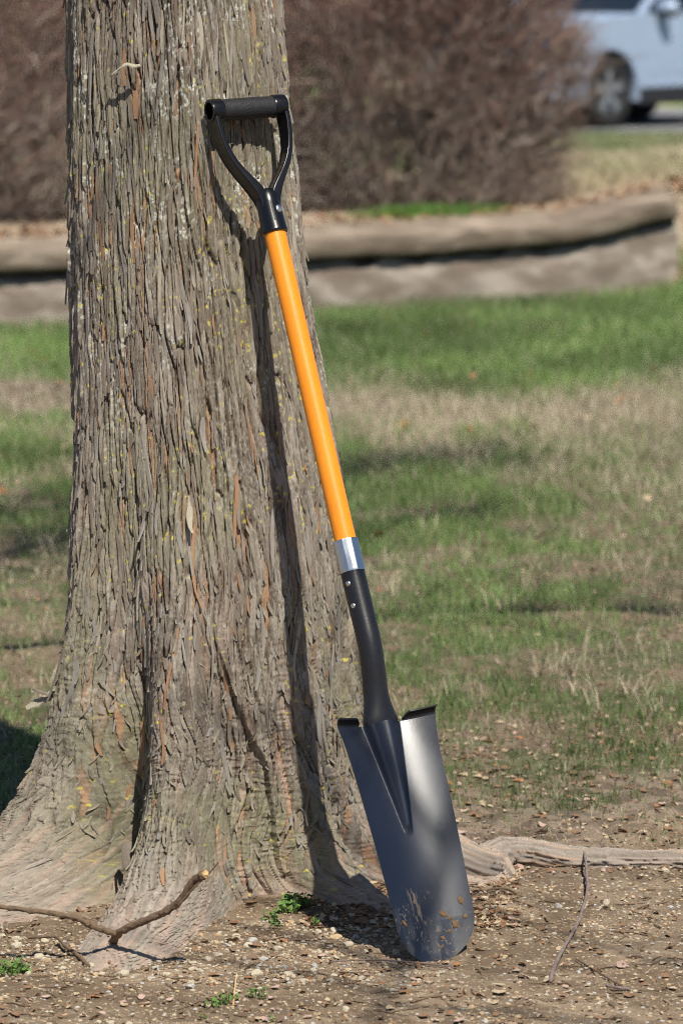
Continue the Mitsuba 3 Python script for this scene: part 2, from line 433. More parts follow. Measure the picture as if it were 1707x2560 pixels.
def bark_pt(th, z, lift=0.0):
    """point on the bark (about its outer face) and the frame there"""
    p = lambda t_, z_: np.array([float(trunk_cx(z_)) + (tR(t_, z_) + .004) * math.sin(t_), TY - (tR(t_, z_) + .004) * math.cos(t_), z_])
    P = p(th, z)
    du = p(th + .01, z) - p(th - .01, z); dv = p(th, z + .004) - p(th, z - .004)
    du /= np.linalg.norm(du); dv /= np.linalg.norm(dv)
    n = np.cross(du, dv); n /= np.linalg.norm(n)
    return P, du, dv, n


def strip_mesh(pts, side, nrm, w, thick):
    """a thin tapered ribbon with real thickness"""
    m = len(pts); V = []
    for i in range(m):
        ww = w[i] / 2
        V += [pts[i] - side[i] * ww, pts[i] + side[i] * ww, pts[i] + side[i] * ww * .8 + nrm[i] * thick, pts[i] - side[i] * ww * .8 + nrm[i] * thick]
    F = []
    for i in range(m - 1):
        for k in range(4):
            a, b = i * 4 + k, i * 4 + (k + 1) % 4
            F += [[a, b, b + 4], [a, b + 4, a + 4]]
    F += [[0, 2, 1], [0, 3, 2]]
    e = (m - 1) * 4
    F += [[e, e + 1, e + 2], [e, e + 2, e + 3]]
    return np.array(V), np.array(F)


def bark_strip(r, th0, z0, L, w, lift, slant=0.0, m=6, both=False):
    pts, sd, nr, ws = [], [], [], []
    for i in range(m):
        t = i / (m - 1)
        z = z0 - L * t
        th = th0 + slant * L * t / .185 + .02 * math.sin(t * 4 + th0 * 50) * L / .1
        P, du, dv, n = bark_pt(th, z)
        up = lift * (t ** 2.2) if not both else lift * (abs(2 * t - 1) ** 2)
        pts.append(P + n * (up - .0015)); sd.append(du); nr.append(n)
        ws.append(w * (.25 + 1.0 * math.sin(math.pi * min(.93, .12 + t * .86)) ** .7) * r.uniform(.8, 1.15))
    return strip_mesh(pts, sd, nr, ws, r.uniform(.0015, .003))


def bark_tone(a, b):
    return proc(lambda p, n, uv: mix(a, b, fbm(p.x * 150, p.y * 60, p.z * 22, 3)))


for nm, a, b in (('strip_grey', (.19, .17, .15), (.36, .335, .30)), ('strip_brown', (.15, .12, .095), (.28, .24, .195)),
                 ('strip_red', (.26, .14, .08), (.40, .25, .15)), ('strip_pale', (.30, .265, .20), (.46, .41, .32))):
    bsdf(nm, base_color=bark_tone(a, b), roughness=.9, specular=.1)
bsdf('strip_olive', base_color=bark_tone((.20, .175, .13), (.34, .305, .24)), roughness=.9, specular=.1)
r = random.Random(5)
for i in range(285):
    th = math.radians(r.uniform(-95, 98)); z = r.uniform(.42, 1.46) if r.random() < .86 else r.uniform(.2, .45)
    L = r.uniform(.035, .15); w = r.uniform(.0028, .0075)
    v, f = bark_strip(r, th, z, L, w, r.choice([0, 0, .001, .001, .002, .004, .008]), r.uniform(-.06, .06))
    mat = r.choices(['strip_grey', 'strip_brown', 'strip_red', 'strip_pale'], [5, 6, .8, 1.2])[0]
    add('tree__bark_strip', ply((v, f), mat, smooth=False))
# small flakes: too many to pick apart
for mat, n in (('strip_grey', 500), ('strip_brown', 800), ('strip_red', 110)):
    vs, fs = [], []
    for i in range(n):
        th = math.radians(r.uniform(-98, 102)); z = r.uniform(.03, .42) if r.random() < .22 else r.uniform(.42, 1.47)
        if z < .42: v, f = bark_strip(r, th, z, r.uniform(.008, .022), r.uniform(.003, .008), r.choice([0, 0, .001, .002]), r.uniform(-.35, .35), m=4)
        else: v, f = bark_strip(r, th, z, r.uniform(.012, .05), r.uniform(.0018, .0045), r.choice([0, .001, .001, .002, .005]), r.uniform(-.10, .10), m=4)
        vs.append(v); fs.append(f)
    k = add('tree__bark_flakes', ply(join(vs, fs), mat))
    labels[k] = {'kind': 'stuff'}


vs, fs = [], []
for i in range(620):               # short ragged flakes turning every way round the burrs of the flares
    th = math.radians(r.uniform(-95, 100)); z = r.uniform(.09, .50)
    v, f = bark_strip(r, th, z, r.uniform(.007, .024), r.uniform(.0022, .0060), r.choice([.0005, .001, .002, .004]), r.gauss(0, .30) if z < .4 else r.gauss(0, .12), m=4)
    vs.append(v); fs.append(f)
labels[add('tree__bark_flakes', ply(join(vs, fs), 'strip_olive'))] = {'kind': 'stuff'}


def th_of(px, py, z=None):
    """angle on the trunk that is seen at a photo pixel (front side)"""
    z = CAM_H - (py + 30) * 6.84 / F_PX
    th = 0.0
    for _ in range(12):
        Y = TY - tR(th, z) * math.cos(th)
        P = at(px, py, Y); z = P[2]
        s = (P[0] - float(trunk_cx(z))) / tR(th, z)
        th = .5 * th + .5 * math.asin(max(-.999, min(.999, s)))
    return th, z


# hand placed pieces: red scars, loose curls, the torn flap low on the left
for (px, py, L, w, mat, lift, lab) in ((338, 225, .042, .010, 'strip_red', .001, 'bare red-brown scar where bark came away'),
                                       (312, 120, .055, .006, 'strip_red', .001, None), (247, 440, .06, .006, 'strip_red', .001, None),
                                       (560, 1625, .11, .009, 'strip_red', .002, None), (455, 690, .10, .006, 'strip_grey', .008, None),
                                       (365, 1270, .05, .006, 'strip_grey', .016, None), (470, 1240, .055, .008, 'strip_pale', .022, None)):
    th, z = th_of(px, py)
    v, f = bark_strip(r, th, z, L, w, lift, .05, m=8)
    k = add('tree__bark_strip', ply((v, f), mat))
    if lab: labels[k] = {'label': lab}


def free_strip(pts, w, nrm, mat, thick=.002, label=None, n=9):
    P = spline(pts, n); t, a, b = frames(P)
    N = np.array(nrm, float); sd = np.cross(t, N); sd /= np.linalg.norm(sd, axis=1, keepdims=True)
    nn = np.cross(sd, t)
    ws = w * (.55 + .45 * np.sin(np.linspace(.3, 2.8, n))) * (1 + .25 * np.sin(np.arange(n) * 2.3))
    v, f = strip_mesh(P, sd, nn, ws, thick)
    k = add('tree__bark_strip', ply((v, f), mat))
    if label: labels[k] = {'label': label}


Yf = 6.83
free_strip([at(282, 187, Yf), at(300, 172, Yf - .008), at(318, 160, Yf - .016), at(333, 165, Yf - .014), at(350, 163, Yf - .01)], .008, (.2, -.6, .8), 'strip_pale', label='curled strip of bark peeling off near the top of the trunk')
Yf = 6.93
free_strip([at(168, 1742, Yf), at(140, 1735, Yf), at(105, 1752, Yf), at(66, 1772, Yf)], .014, (-.2, -.8, .5), 'strip_pale', label='torn flap of bark sticking out low on the trunk')
free_strip([at(160, 1748, Yf), at(120, 1738, Yf - .01), at(80, 1724, Yf - .01)], .009, (.1, -.3, .9), 'strip_brown')
free_strip([at(158, 1750, Yf - .02), at(160, 1775, Yf - .03), at(146, 1795, Yf - .03)], .014, (-.2, -.9, .2), 'strip_pale')
free_strip([at(199, 1275, 6.98), at(188, 1262, 6.98), at(181, 1255, 6.98)], .003, (0, -1, 0), 'strip_brown')
for (px, py) in ((300, 2200), (330, 2235), (345, 2260), (310, 2260), (275, 2200), (330, 2150), (350, 2190), (360, 2120), (322, 2105)):
    Yf = 6.80 + r.uniform(-.03, .05)
    p0 = at(px, py, Yf)
    free_strip([p0, p0 + (r.uniform(-.01, .01), -.015, -.02), p0 + (r.uniform(-.02, .02), -.022, -.042)], r.uniform(.010, .02), (r.uniform(-.5, .5), -.8, .3), 'strip_brown', n=5)


# exposed surface roots, right of the shovel
def root(pts, rad, n, seed, flat=.75, label=None):
    P = spline(pts, 420); s = np.linspace(0, 1, 420)
    rr = np.interp(s, np.linspace(0, 1, len(rad)), rad)
    t, a, b = frames(P)
    ang = np.arange(n) * 2 * np.pi / n
    S, Ag = np.meshgrid(np.r_[0, np.cumsum(np.linalg.norm(np.diff(P, axis=0), axis=1))], ang, indexing='ij')
    u = Ag * .05; v = S
    u2 = u + .006 * (nz(u, v, .03, .06, seed) - .5)
    w_, e_, o_ = cells(u2, v, .010, .09, seed)
    wq, eq, oq = cells(u2, v, .005, .035, seed + 9)
    h = .003 * w_ - .003 * (1 - sst(0, .2, e_)) + .0018 * wq - .0016 * (1 - sst(0, .2, eq)) + .004 * (nz(u, v, .012, .02, seed + 12, 3) - .5) + .010 * (nz(np.cos(Ag) * .03, v + np.sin(Ag) * .03, .03, .06, seed + 1, 2) - .5)
    R_ = rr[:, None] + h
    V = P[:, None] + R_[..., None] * (np.cos(ang)[None, :, None] * a[:, None] * flat + np.sin(ang)[None, :, None] * b[:, None])
    c = mixv(A_(.20, .16, .13) * np.ones(3), A_(.36, .31, .265), sst(.1, .9, w_ * .6 + nz(u, v, .02, .05, seed + 4) * .5))
    c = mixv(c, A_(.42, .27, .18), sst(.75, .9, w_) * .6)
    k = add('tree__root', ply(trimesh.Trimesh(V.reshape(-1, 3), grid_faces(420, n, True), process=False), 'bark_speckled', smooth=True, color=np.clip(c.reshape(-1, 3), 0, 1)))
    if label: labels[k] = {'label': label}


def gp(px, py, dz=0.0):
    p = on_ground(px, py); return p + (0, 0, dz)


a0 = gp(1205, 2178)
root([(-.10, 7.12, .06), (.10, 7.17, -.005), (a0[0], a0[1] + .02, .01), gp(1260, 2160) + (0, .03, .010), gp(1330, 2165) + (0, .03, .012), gp(1430, 2162) + (0, .02, .006), gp(1560, 2168) + (0, .02, .003), gp(1720, 2170) + (0, .02, .003), gp(1900, 2185, .006)],
     [.05, .042, .030, .038, .036, .029, .026, .024, .022], 64, 61, label='pale exposed root lying along the soil')
root([(.03, 7.03, .10), (.13, 7.04, .055), (.20, 7.03, .03), gp(1235, 2180) + (0, .02, .006), gp(1290, 2208) + (0, .015, -.012)], [.06, .05, .036, .025, .010], 56, 71, label='short root dipping into the soil beside the blade')

# upper limbs, out of the frame, bare in early spring; they cast the dappled shade
bsdf('limb_mat', base_color=proc(lambda p, n, uv: mix((.16, .13, .10), (.27, .23, .19), fbm(p.x * 30, p.y * 30, p.z * 9, 3))), roughness=.9, specular=.1)


def limb(start, direc, L, r0, seed, twigs=26, droop=-.05):
    q = random.Random(seed)
    P = [np.array(start, float)]; d = np.array(direc, float) / np.linalg.norm(direc)
    for i in range(9):
        d = d + np.array([q.gauss(0, .12), q.gauss(0, .12), q.gauss(0, .09) + droop * .3]); d /= np.linalg.norm(d)
        P.append(P[-1] + d * L / 9)
    P = np.array(P)
    k = add('tree__limb', ply(tube(spline(P, 24), np.linspace(r0, r0 * .25, 24), 8, .15, seed), 'limb_mat', smooth=True))
    ms = []
    for i in range(twigs):
        t = q.uniform(.25, 1.0); idx = t * 9; j = min(8, int(idx)); b = P[j] + (P[j + 1] - P[j]) * (idx - j)
        dd = P[j + 1] - P[j]; dd /= np.linalg.norm(dd)
        e = dd * .7 + np.array([q.gauss(0, .6), q.gauss(0, .6), q.gauss(.15, .5)]); e /= np.linalg.norm(e)
        l = q.uniform(.25, .9) * (1.15 - t * .5)
        pts = [b]
        for s_ in range(4):
            e = e + np.array([q.gauss(0, .2), q.gauss(0, .2), q.gauss(0, .2)]); e /= np.linalg.norm(e)
            pts.append(pts[-1] + e * l / 4)
        rr = q.uniform(.003, .009)
        ms.append(tube(pts, np.linspace(rr, rr * .35, 5), 4))
        for c in range(4):
            b2 = pts[q.randint(1, 4)]; e2 = e + np.array([q.gauss(0, .8), q.gauss(0, .8), q.gauss(0, .6)]); e2 /= np.linalg.norm(e2)
            ms.append(tube([b2, b2 + e2 * l * .25, b2 + e2 * l * .5 + np.array([0, 0, q.gauss(0, .03)])], [rr * .5, rr * .4, rr * .25], 3))
    k2 = add('tree__limb_twigs', ply(cat(ms), 'limb_mat'))
    labels[k2] = {'kind': 'stuff'}


LIMBS = [((-.27, 6.90, 2.25), (.45, -.9, .26), 3.5, .014, 1, 8), ((-.27, 6.90, 2.9), (.12, -.9, .22), 3.4, .010, 14, 6), ((-.3, 6.95, 3.3), (.5, -.8, .25), 3.0, .012, 15, 8), ((-.3, 6.95, 3.3), (-.15, -.9, .45), 3.4, .014, 2, 12), ((-.3, 7.0, 3.0), (.9, .3, .35), 3.2, .024, 3, 80),
         ((-.3, 7.0, 3.6), (-.9, .2, .4), 3.0, .024, 4, 40), ((-.32, 7.05, 2.6), (.3, .9, .35), 3.2, .026, 5, 90), ((-.33, 7.05, 4.0), (.5, .8, .4), 3.5, .026, 6, 90),
         ((-.33, 7.0, 4.4), (-.4, .9, .35), 3.2, .024, 7, 60), ((-.34, 7.0, 4.8), (.8, -.3, .5), 3.0, .024, 8, 80), ((-.36, 7.0, 5.4), (-.5, -.6, .7), 2.6, .035, 9, 50),
         ((-.38, 7.0, 6.0), (.4, .6, .8), 2.4, .03, 10, 50), ((-.40, 7.0, 6.8), (-.2, .3, 1), 2.2, .025, 11, 50), ((-.36, 7.0, 5.0), (.9, .5, .3), 3.2, .024, 12, 90)]
for l in LIMBS: limb(*l)
# one long low limb reaching out over the shovel's side, with a few side branches
LP_ = spline([(-.27, 6.9, 2.3), (.30, 6.1, 2.45), (.74, 5.2, 2.68), (.86, 4.12, 3.05), (.86, 3.2, 3.4), (.92, 2.6, 3.55)], 40)
add('tree__limb', ply(tube(LP_, np.interp(np.linspace(0, 1, 40), [0, .25, .45, 1], [.030, .018, .012, .006]), 10, .15, 77), 'limb_mat', smooth=True))
for b_, e_, r_ in ((27, (.62, 4.15, 3.28), .013), (29, (.50, 3.95, 3.35), .009), (24, (.58, 4.55, 2.92), .011), (33, (1.25, 2.8, 3.5), .009), (35, (.55, 2.7, 3.75), .009), (20, (.42, 4.6, 3.1), .008), (30, (1.3, 3.6, 3.0), .010)):
    B_ = LP_[b_]; E_ = np.array(e_)
    add('tree__limb', ply(tube(spline([B_, (B_ + E_) / 2 + (0, .02, .04), E_], 12), np.linspace(r_, r_ * .45, 12), 7, .15, b_), 'limb_mat', smooth=True))

# ------------------------------------------------------------------ shovel
tip = on_ground(1104, 2398); tip[2] += .003
top = at(616, 270, 6.835)
Aax = top - tip; SL = np.linalg.norm(Aax); Aax /= SL
PSI = math.radians(27)
Uax = np.array([math.cos(PSI), math.sin(PSI), 0]); Uax -= Aax * (Uax @ Aax); Uax /= np.linalg.norm(Uax)
Nax = np.cross(Uax, Aax)
if Nax[1] > 0: Nax = -Nax


def S(s, t, n):
    s, t, n = np.broadcast_arrays(np.asarray(s, float), np.asarray(t, float), np.asarray(n, float))
    return tip + s[..., None] * Uax + t[..., None] * Aax + n[..., None] * Nax


def S_(m):
    v = np.asarray(m.vertices)
    out = trimesh.Trimesh(S(v[:, 0], v[:, 1], v[:, 2]), np.asarray(m.faces), process=False)
    # the local frame (s, t, n) is right handed only if U x A = N
    if np.dot(np.cross(Uax, Aax), Nax) < 0: out.invert()
    return out


kt = SL / 1.247      # photo-measured lengths are for a 1.247 m shovel
shovel = thing('shovel', 'drain spade with orange shaft, black D-grip and long dark blade leaning on the tree', 'shovel')


def steel(p, n, uv):
    return mix((.020, .022, .027), (.028, .030, .036), noise(p.x * 300, p.y * 300, p.z * 300))


def coat_rough(p, n, uv):
    return .325 + .06 * fbm(p.x * 25, p.y * 25, p.z * 25, 3) + .03 * noise(p.x * 600, p.y * 600, p.z * 600)


TIPC = mi.Point3f(*[float(c) for c in tip])


def blade_col(p, n, uv):
    h = dr.dot(p - TIPC, mi.Vector3f(*[float(c) for c in Aax]))
    s = dr.dot(p - TIPC, mi.Vector3f(*[float(c) for c in Uax]))
    dust = smoothstep(.10, .0, h + .03 * (fbm(s * 60, h * 60, 0.0, 2) - .5)) * smoothstep(.35, .75, fbm(s * 90, h * 40, 2.0, 3)) * .45
    crumbs = smoothstep(.76, .86, noise(s * 420, h * 330, 4.0)) * smoothstep(.075, .03, dr.abs(h - .055 + s * .1)) * smoothstep(.45, .6, noise(s * 50, h * 50))
    scrape = smoothstep(.010, .004, dr.abs(s + .018 + (h - .09) * .15)) * smoothstep(.03, .015, dr.abs(h - .085)) * smoothstep(.45, .65, noise(s * 500, h * 120, 9.0))
    c = mix((.006, .009, .020), (.15, .145, .14), dust)
    return mix(c, (.30, .22, .14), dr.clip(crumbs * .35 + scrape * .4, 0, 1))


bsdf('blade_coat', base_color=proc(blade_col), roughness=proc(coat_rough), specular=.95,
     bump=(proc(lambda p, n, uv: fbm(p.x * 700, p.y * 700, p.z * 700, 2), eps=4e-4), .00006))
bsdf('socket_coat', base_color=proc(lambda p, n, uv: mix((.012, .012, .015), (.018, .018, .021), noise(p.x * 300, p.y * 300, p.z * 300))), roughness=.36, specular=.45,
     bump=(proc(lambda p, n, uv: fbm(p.x * 420, p.y * 420, p.z * 420, 2), eps=6e-4), .00007))
bsdf('orange_shaft', base_color=proc(lambda p, n, uv: mix((.86, .265, .012), (.90, .30, .018), fbm(p.x * 40, p.y * 40, p.z * 6, 2))), roughness=.42, specular=.45)
bsdf('zinc', base_color=proc(lambda p, n, uv: mix((.62, .64, .67), (.80, .81, .82), fbm(p.x * 200, p.y * 200, p.z * 40, 3))), metallic=1.0, roughness=.30)
bsdf('rivet_metal', base_color=rgb(.78, .79, .80), metallic=1.0, roughness=.35)
bsdf('black_plastic', base_color=rgb(.006, .006, .008), roughness=.28, specular=.5)
bsdf('grip_rubber', base_color=proc(lambda p, n, uv: mix((.014, .014, .016), (.035, .035, .038), smoothstep(.6, .8, noise(p.x * 1400, p.y * 1400, p.z * 1400)))), roughness=.55, specular=.4,
     bump=(proc(lambda p, n, uv: noise(p.x * 1100, p.y * 1100, p.z * 1100), eps=3e-4), .0006))

# blade: trough-shaped sheet with a raised V (the frog) under the socket
BT = .357


def half_w(t):
    w = np.interp(t, [0, .06, .10, .20, .30, .335, BT], [.0640, .0640, .0648, .0688, .0730, .0760, .0800])
    t0 = .066
    e = np.clip((t0 - t) / t0, 0, 1)
    return np.where(t < t0, w * np.sqrt(np.maximum(1 - e ** 2.1, 0)), w)


def blade_n(s, t):
    n = 4.2 * s ** 2 - .007 - .0175 * (np.maximum(t - .08, 0) / .272) ** 2 - .004 * np.maximum(.06 - t, 0) / .06
    v0 = .198
    k = np.clip((t - v0) / (BT - v0), 0, 1)
    b = .0070 + .0220 * k
    h = .0265 * k ** .85
    endr = sst(v0 - .010, v0 + .006, t)
    q = np.clip(np.abs(s) / b, 0, 1.5)
    prof = np.where(q < .62, 1 - .45 * (q / .62) ** 2, .55 * (1 - sst(.62, 1.10, q)))
    return n + (h + .0045) * prof * endr


tr = np.r_[.0012 * np.linspace(0, 1, 3) ** 1, np.linspace(.0018, .07, 40), np.linspace(.0715, BT, 120)]
cc = np.sin(np.linspace(-1, 1, 121) * np.pi / 2 * .92) / np.sin(np.pi / 2 * .92) * .5 + np.linspace(-1, 1, 121) * .5
TT, CCg = np.meshgrid(tr, cc, indexing='ij')
SS = CCg * np.maximum(half_w(TT), .0015)
NN = blade_n(SS, TT)
fr = S(SS, TT, NN).reshape(-1, 3); bk = S(SS, TT, NN - .0022).reshape(-1, 3)
m_, n_ = TT.shape
F1 = grid_faces(m_, n_)
bnd = np.r_[np.arange(n_), np.arange(1, m_) * n_ + n_ - 1, (m_ - 1) * n_ + np.arange(n_ - 2, -1, -1), np.arange(m_ - 2, 0, -1) * n_]
nb = len(fr)
b2 = np.roll(bnd, -1)
Fs = np.vstack([np.stack([bnd, bnd + nb, b2 + nb], 1), np.stack([bnd, b2 + nb, b2], 1)])
bm_ = trimesh.Trimesh(np.vstack([fr, bk]), np.vstack([F1, F1[:, ::-1] + nb, Fs]), process=False)
scene['shovel__blade'] = ply(bm_, 'blade_coat', smooth=50)
labels['shovel__blade'] = {'label': 'long dark grey blade with dried soil near the tip'}
# rolled steps at the top of the blade
for sg in (-1, 1):
    s = np.linspace(.036, .0800, 24)
    phi = np.linspace(0, math.radians(105), 9)
    SG, PH = np.meshgrid(s, phi, indexing='ij')
    rr = .0085 * sst(.032, .044, SG) + .001
    tt = BT + rr * np.sin(PH) - .0004
    nn = blade_n(SG, BT + 0 * SG) + rr * (1 - np.cos(PH))
    a = S(sg * SG, tt, nn); b = S(sg * SG, tt + .0022 * np.sin(PH), nn - .0022 * np.cos(PH))
    m1, n1 = SG.shape
    f = grid_faces(m1, n1)
    bd = np.r_[np.arange(n1), np.arange(1, m1) * n1 + n1 - 1, (m1 - 1) * n1 + np.arange(n1 - 2, -1, -1), np.arange(m1 - 2, 0, -1) * n1]
    c2 = np.roll(bd, -1); q = m1 * n1
    st = trimesh.Trimesh(np.vstack([a.reshape(-1, 3), b.reshape(-1, 3)]), np.vstack([f, f[:, ::-1] + q, np.stack([bd, bd + q, c2 + q], 1), np.stack([bd, c2 + q, c2], 1)]), process=False)
    add('shovel__blade__step', ply(st, 'socket_coat', smooth=50))
# socket tube
ts = np.linspace(.300, .570 * kt, 90)
ang = np.linspace(0, 2 * np.pi, 48, endpoint=False)
ra = np.interp(ts, [.30, .325, BT - .012, BT + .002, BT + .018, .395, .44, .585], [.004, .010, .0225, .0290, .0232, .0186, .0176, .0178])
rb = np.interp(ts, [.30, .325, BT - .012, BT + .002, BT + .018, .395, .44, .585], [.002, .006, .0140, .0176, .0180, .0178, .0176, .0178])
nc = np.interp(ts, [.30, BT, .38, .40, .42, .445, .475, .52, .585], [-.0205, -.0190, -.0175, -.0140, -.0085, -.0010, .0030, .0015, 0])
from scipy.ndimage import gaussian_filter1d as gf
ra, rb, nc = gf(ra, 1.6, mode='nearest'), gf(rb, 1.6, mode='nearest'), gf(nc, 3.5, mode='nearest')
Vs = S(ra[:, None] * np.cos(ang), ts[:, None] + 0 * ang, nc[:, None] + rb[:, None] * np.sin(ang))
Vs = Vs.reshape(-1, 3)
Fk = grid_faces(90, 48, True)
scene['shovel__socket'] = ply(trimesh.Trimesh(Vs, Fk, process=False), 'socket_coat', smooth=True)


def lathe(prof, n=40, sides_flat=None):
    """closed profile [(radius, t)...] turned about the shaft"""
    p = np.array(prof, float); k = len(p)
    a_ = np.linspace(0, 2 * np.pi, n, endpoint=False)
    rr = p[:, 0][:, None] * np.ones(n)
    V = S(rr * np.cos(a_), p[:, 1][:, None] + 0 * a_, rr * np.sin(a_)).reshape(-1, 3)
    i, j = np.meshgrid(np.arange(k), np.arange(n), indexing='ij')
    q = np.stack([i * n + j, i * n + (j + 1) % n, ((i + 1) % k) * n + (j + 1) % n, ((i + 1) % k) * n + j], -1).reshape(-1, 4)
    return trimesh.Trimesh(V, np.vstack([q[:, [0, 1, 2]], q[:, [0, 2, 3]]]), process=False)


t1, t2 = .557 * kt, .603 * kt
scene['shovel__shaft'] = ply(lathe([(.001, .50), (.0160, .50), (.0160, .80), (.0160, 1.10 * kt), (.001, 1.10 * kt)], 48), 'orange_shaft', smooth=40)
lb = np.linspace(math.radians(-14), math.radians(16), 8); tl = np.linspace(.925, .952, 6)
LT, LA = np.meshgrid(tl, lb, indexing='ij')
Vl = np.vstack([S(.01615 * np.cos(LA), LT, .01615 * np.sin(LA)).reshape(-1, 3), S(.0158 * np.cos(LA), LT, .0158 * np.sin(LA)).reshape(-1, 3)])
bsdf('label_white', base_color=rgb(.75, .74, .72), roughness=.5)
scene['shovel__shaft__sticker'] = ply(trimesh.Trimesh(Vl, np.vstack([grid_faces(6, 8), grid_faces(6, 8)[:, ::-1] + 48]), process=False), 'label_white', smooth=True)
labels['shovel__shaft__sticker'] = {'label': 'small white sticker at the edge of the orange shaft'}
# crimped sleeve with eight soft facets
a8 = np.linspace(0, 2 * np.pi, 96, endpoint=False) + .35
fac = np.cos(np.pi / 8) / np.cos((a8 % (np.pi / 4)) - np.pi / 8)
rad = .0192 * (.35 + .65 * fac) * 1.01
prof = [(.86, t1), (.985, t1 - .0002), (1.0, t1 + .001), (.995, t1 + .004), (1.0, (t1 + t2) / 2), (1.0, t2 - .004), (1.0, t2 - .001), (.985, t2), (.85, t2)]
Vf = np.vstack([S(rad * k_ * np.cos(a8), t_ + 0 * a8, rad * k_ * np.sin(a8)) for k_, t_ in prof])
ferrule = trimesh.Trimesh(Vf, grid_faces(len(prof), 96, True), process=False)
scene['shovel__ferrule'] = ply(ferrule, 'zinc', smooth=25)
labels['shovel__ferrule'] = {'label': 'shiny metal sleeve below the orange shaft'}
fold = trimesh.creation.box((.0035, t2 - t1 - .001, .0016)); fold.apply_translation((0, (t1 + t2) / 2, 0))
v = fold.vertices.copy(); aa = math.radians(118)
fold.vertices = np.stack([v[:, 0] * math.sin(aa) + .0193 * math.cos(aa) + v[:, 2] * math.cos(aa), v[:, 1], -v[:, 0] * math.cos(aa) + .0193 * math.sin(aa) + v[:, 2] * math.sin(aa)], 1)
scene['shovel__ferrule__seam'] = ply(S_(fold), 'zinc')


def rivet(a_deg, t, rad0, size, mat='rivet_metal'):
    a_ = math.radians(a_deg)
    d = np.array([math.cos(a_), 0, math.sin(a_)]); e = np.array([0, 1.0, 0]); f = np.cross(d, e)
    prof = [(size, -.003), (size, .0006), (size * .8, .0018), (size * .45, .0026), (.0001, .0028)]
    n = 20; al = np.linspace(0, 2 * np.pi, n, endpoint=False)
    V = np.vstack([[(d * (rad0 + h)) + np.array([0, t, 0]) + rr * (math.cos(x) * e + math.sin(x) * f) for x in al] for rr, h in prof])
    return S_(trimesh.Trimesh(V, grid_faces(len(prof), n, True), process=False))


add('shovel__socket__rivet', ply(rivet(152, .540 * kt, .0172, .0042), 'rivet_metal', smooth=True))
add('shovel__socket__rivet', ply(rivet(152, .508 * kt, .0172, .0042), 'rivet_metal', smooth=True))

# D-shaped handle
tg = 1.247 * kt
tc0, tc1 = 1.058 * kt, 1.118 * kt
parts = [lathe([(.0162, tc0), (.0190, tc0), (.0200, tc0 + .0015), (.0200, tc0 + .004), (.0192, tc0 + .006), (.0182, tc0 + .03), (.0176, tc1 - .016), (.0172, tc1 - .004), (.012, tc1 + .005), (.001, tc1 + .008), (.001, tc1 - .05), (.0162, tc1 - .05)], 44)]
arm_s = np.array([.0065, .0085, .0145, .0245, .0355, .0455, .0525, .0562, .0575, .0575])
arm_t = np.array([-.022, -.004, .012, .028, .044, .062, .082, .104, .122, .129]) + tc1 - .010
arm_t = tc1 - .032 + (arm_t - arm_t[0]) * (tg - .0135 - tc1 + .032) / (arm_t[-1] - arm_t[0])
arm_d = np.array([.0100, .0120, .0140, .0144, .0140, .0140, .0144, .0152, .0160, .0166])      # half depth, front to back
arm_h = np.array([.0090, .0090, .0082, .0066, .0056, .0051, .0048, .0046, .0045, .0045])      # half thickness
for sg in (-1, 1):
    q = spline(np.stack([arm_s, arm_t, 0 * arm_s], 1), 60)
    idx = np.linspace(0, 9, 60)
    dd = np.interp(idx, np.arange(10), arm_d); hh = np.interp(idx, np.arange(10), arm_h)
    tt_ = np.gradient(q, axis=0); tt_ /= np.linalg.norm(tt_, axis=1, keepdims=True)
    al = np.linspace(0, 2 * np.pi, 40, endpoint=False)
    ce, se = np.cos(al), np.sin(al)
    ex = np.sign(ce) * np.abs(ce) ** .35; ey = np.sign(se) * np.abs(se) ** .35
    # I-beam: rims front and back, thinner web between
    web = 1 - .34 * (1 - sst(.55, .9, np.abs(ey)))
    px_ = q[:, 0][:, None] + hh[:, None] * ex * web * tt_[:, 1][:, None]
    pt_ = q[:, 1][:, None] - hh[:, None] * ex * web * tt_[:, 0][:, None]
    pn_ = dd[:, None] * ey
    V = S(sg * px_, pt_, pn_).reshape(-1, 3)
    parts.append(trimesh.Trimesh(V, grid_faces(60, 40, True), process=False))
    # boss ring at the grip's end
    rp = [(.0130, 0), (.0130, .020), (.0168, .020), (.0176, .018), (.0178, .004), (.0168, .0)]
    n = 48; al = np.linspace(0, 2 * np.pi, n, endpoint=False)
    V = np.vstack([S(sg * (.0622 - h) + 0 * al, tg + rr * np.cos(al), rr * np.sin(al)) for rr, h in rp])
    k = len(rp)
    i, j = np.meshgrid(np.arange(k), np.arange(n), indexing='ij')
    qd = np.stack([i * n + j, i * n + (j + 1) % n, ((i + 1) % k) * n + (j + 1) % n, ((i + 1) % k) * n + j], -1).reshape(-1, 4)
    parts.append(trimesh.Trimesh(V, np.vstack([qd[:, [0, 1, 2]], qd[:, [0, 2, 3]]]), process=False))
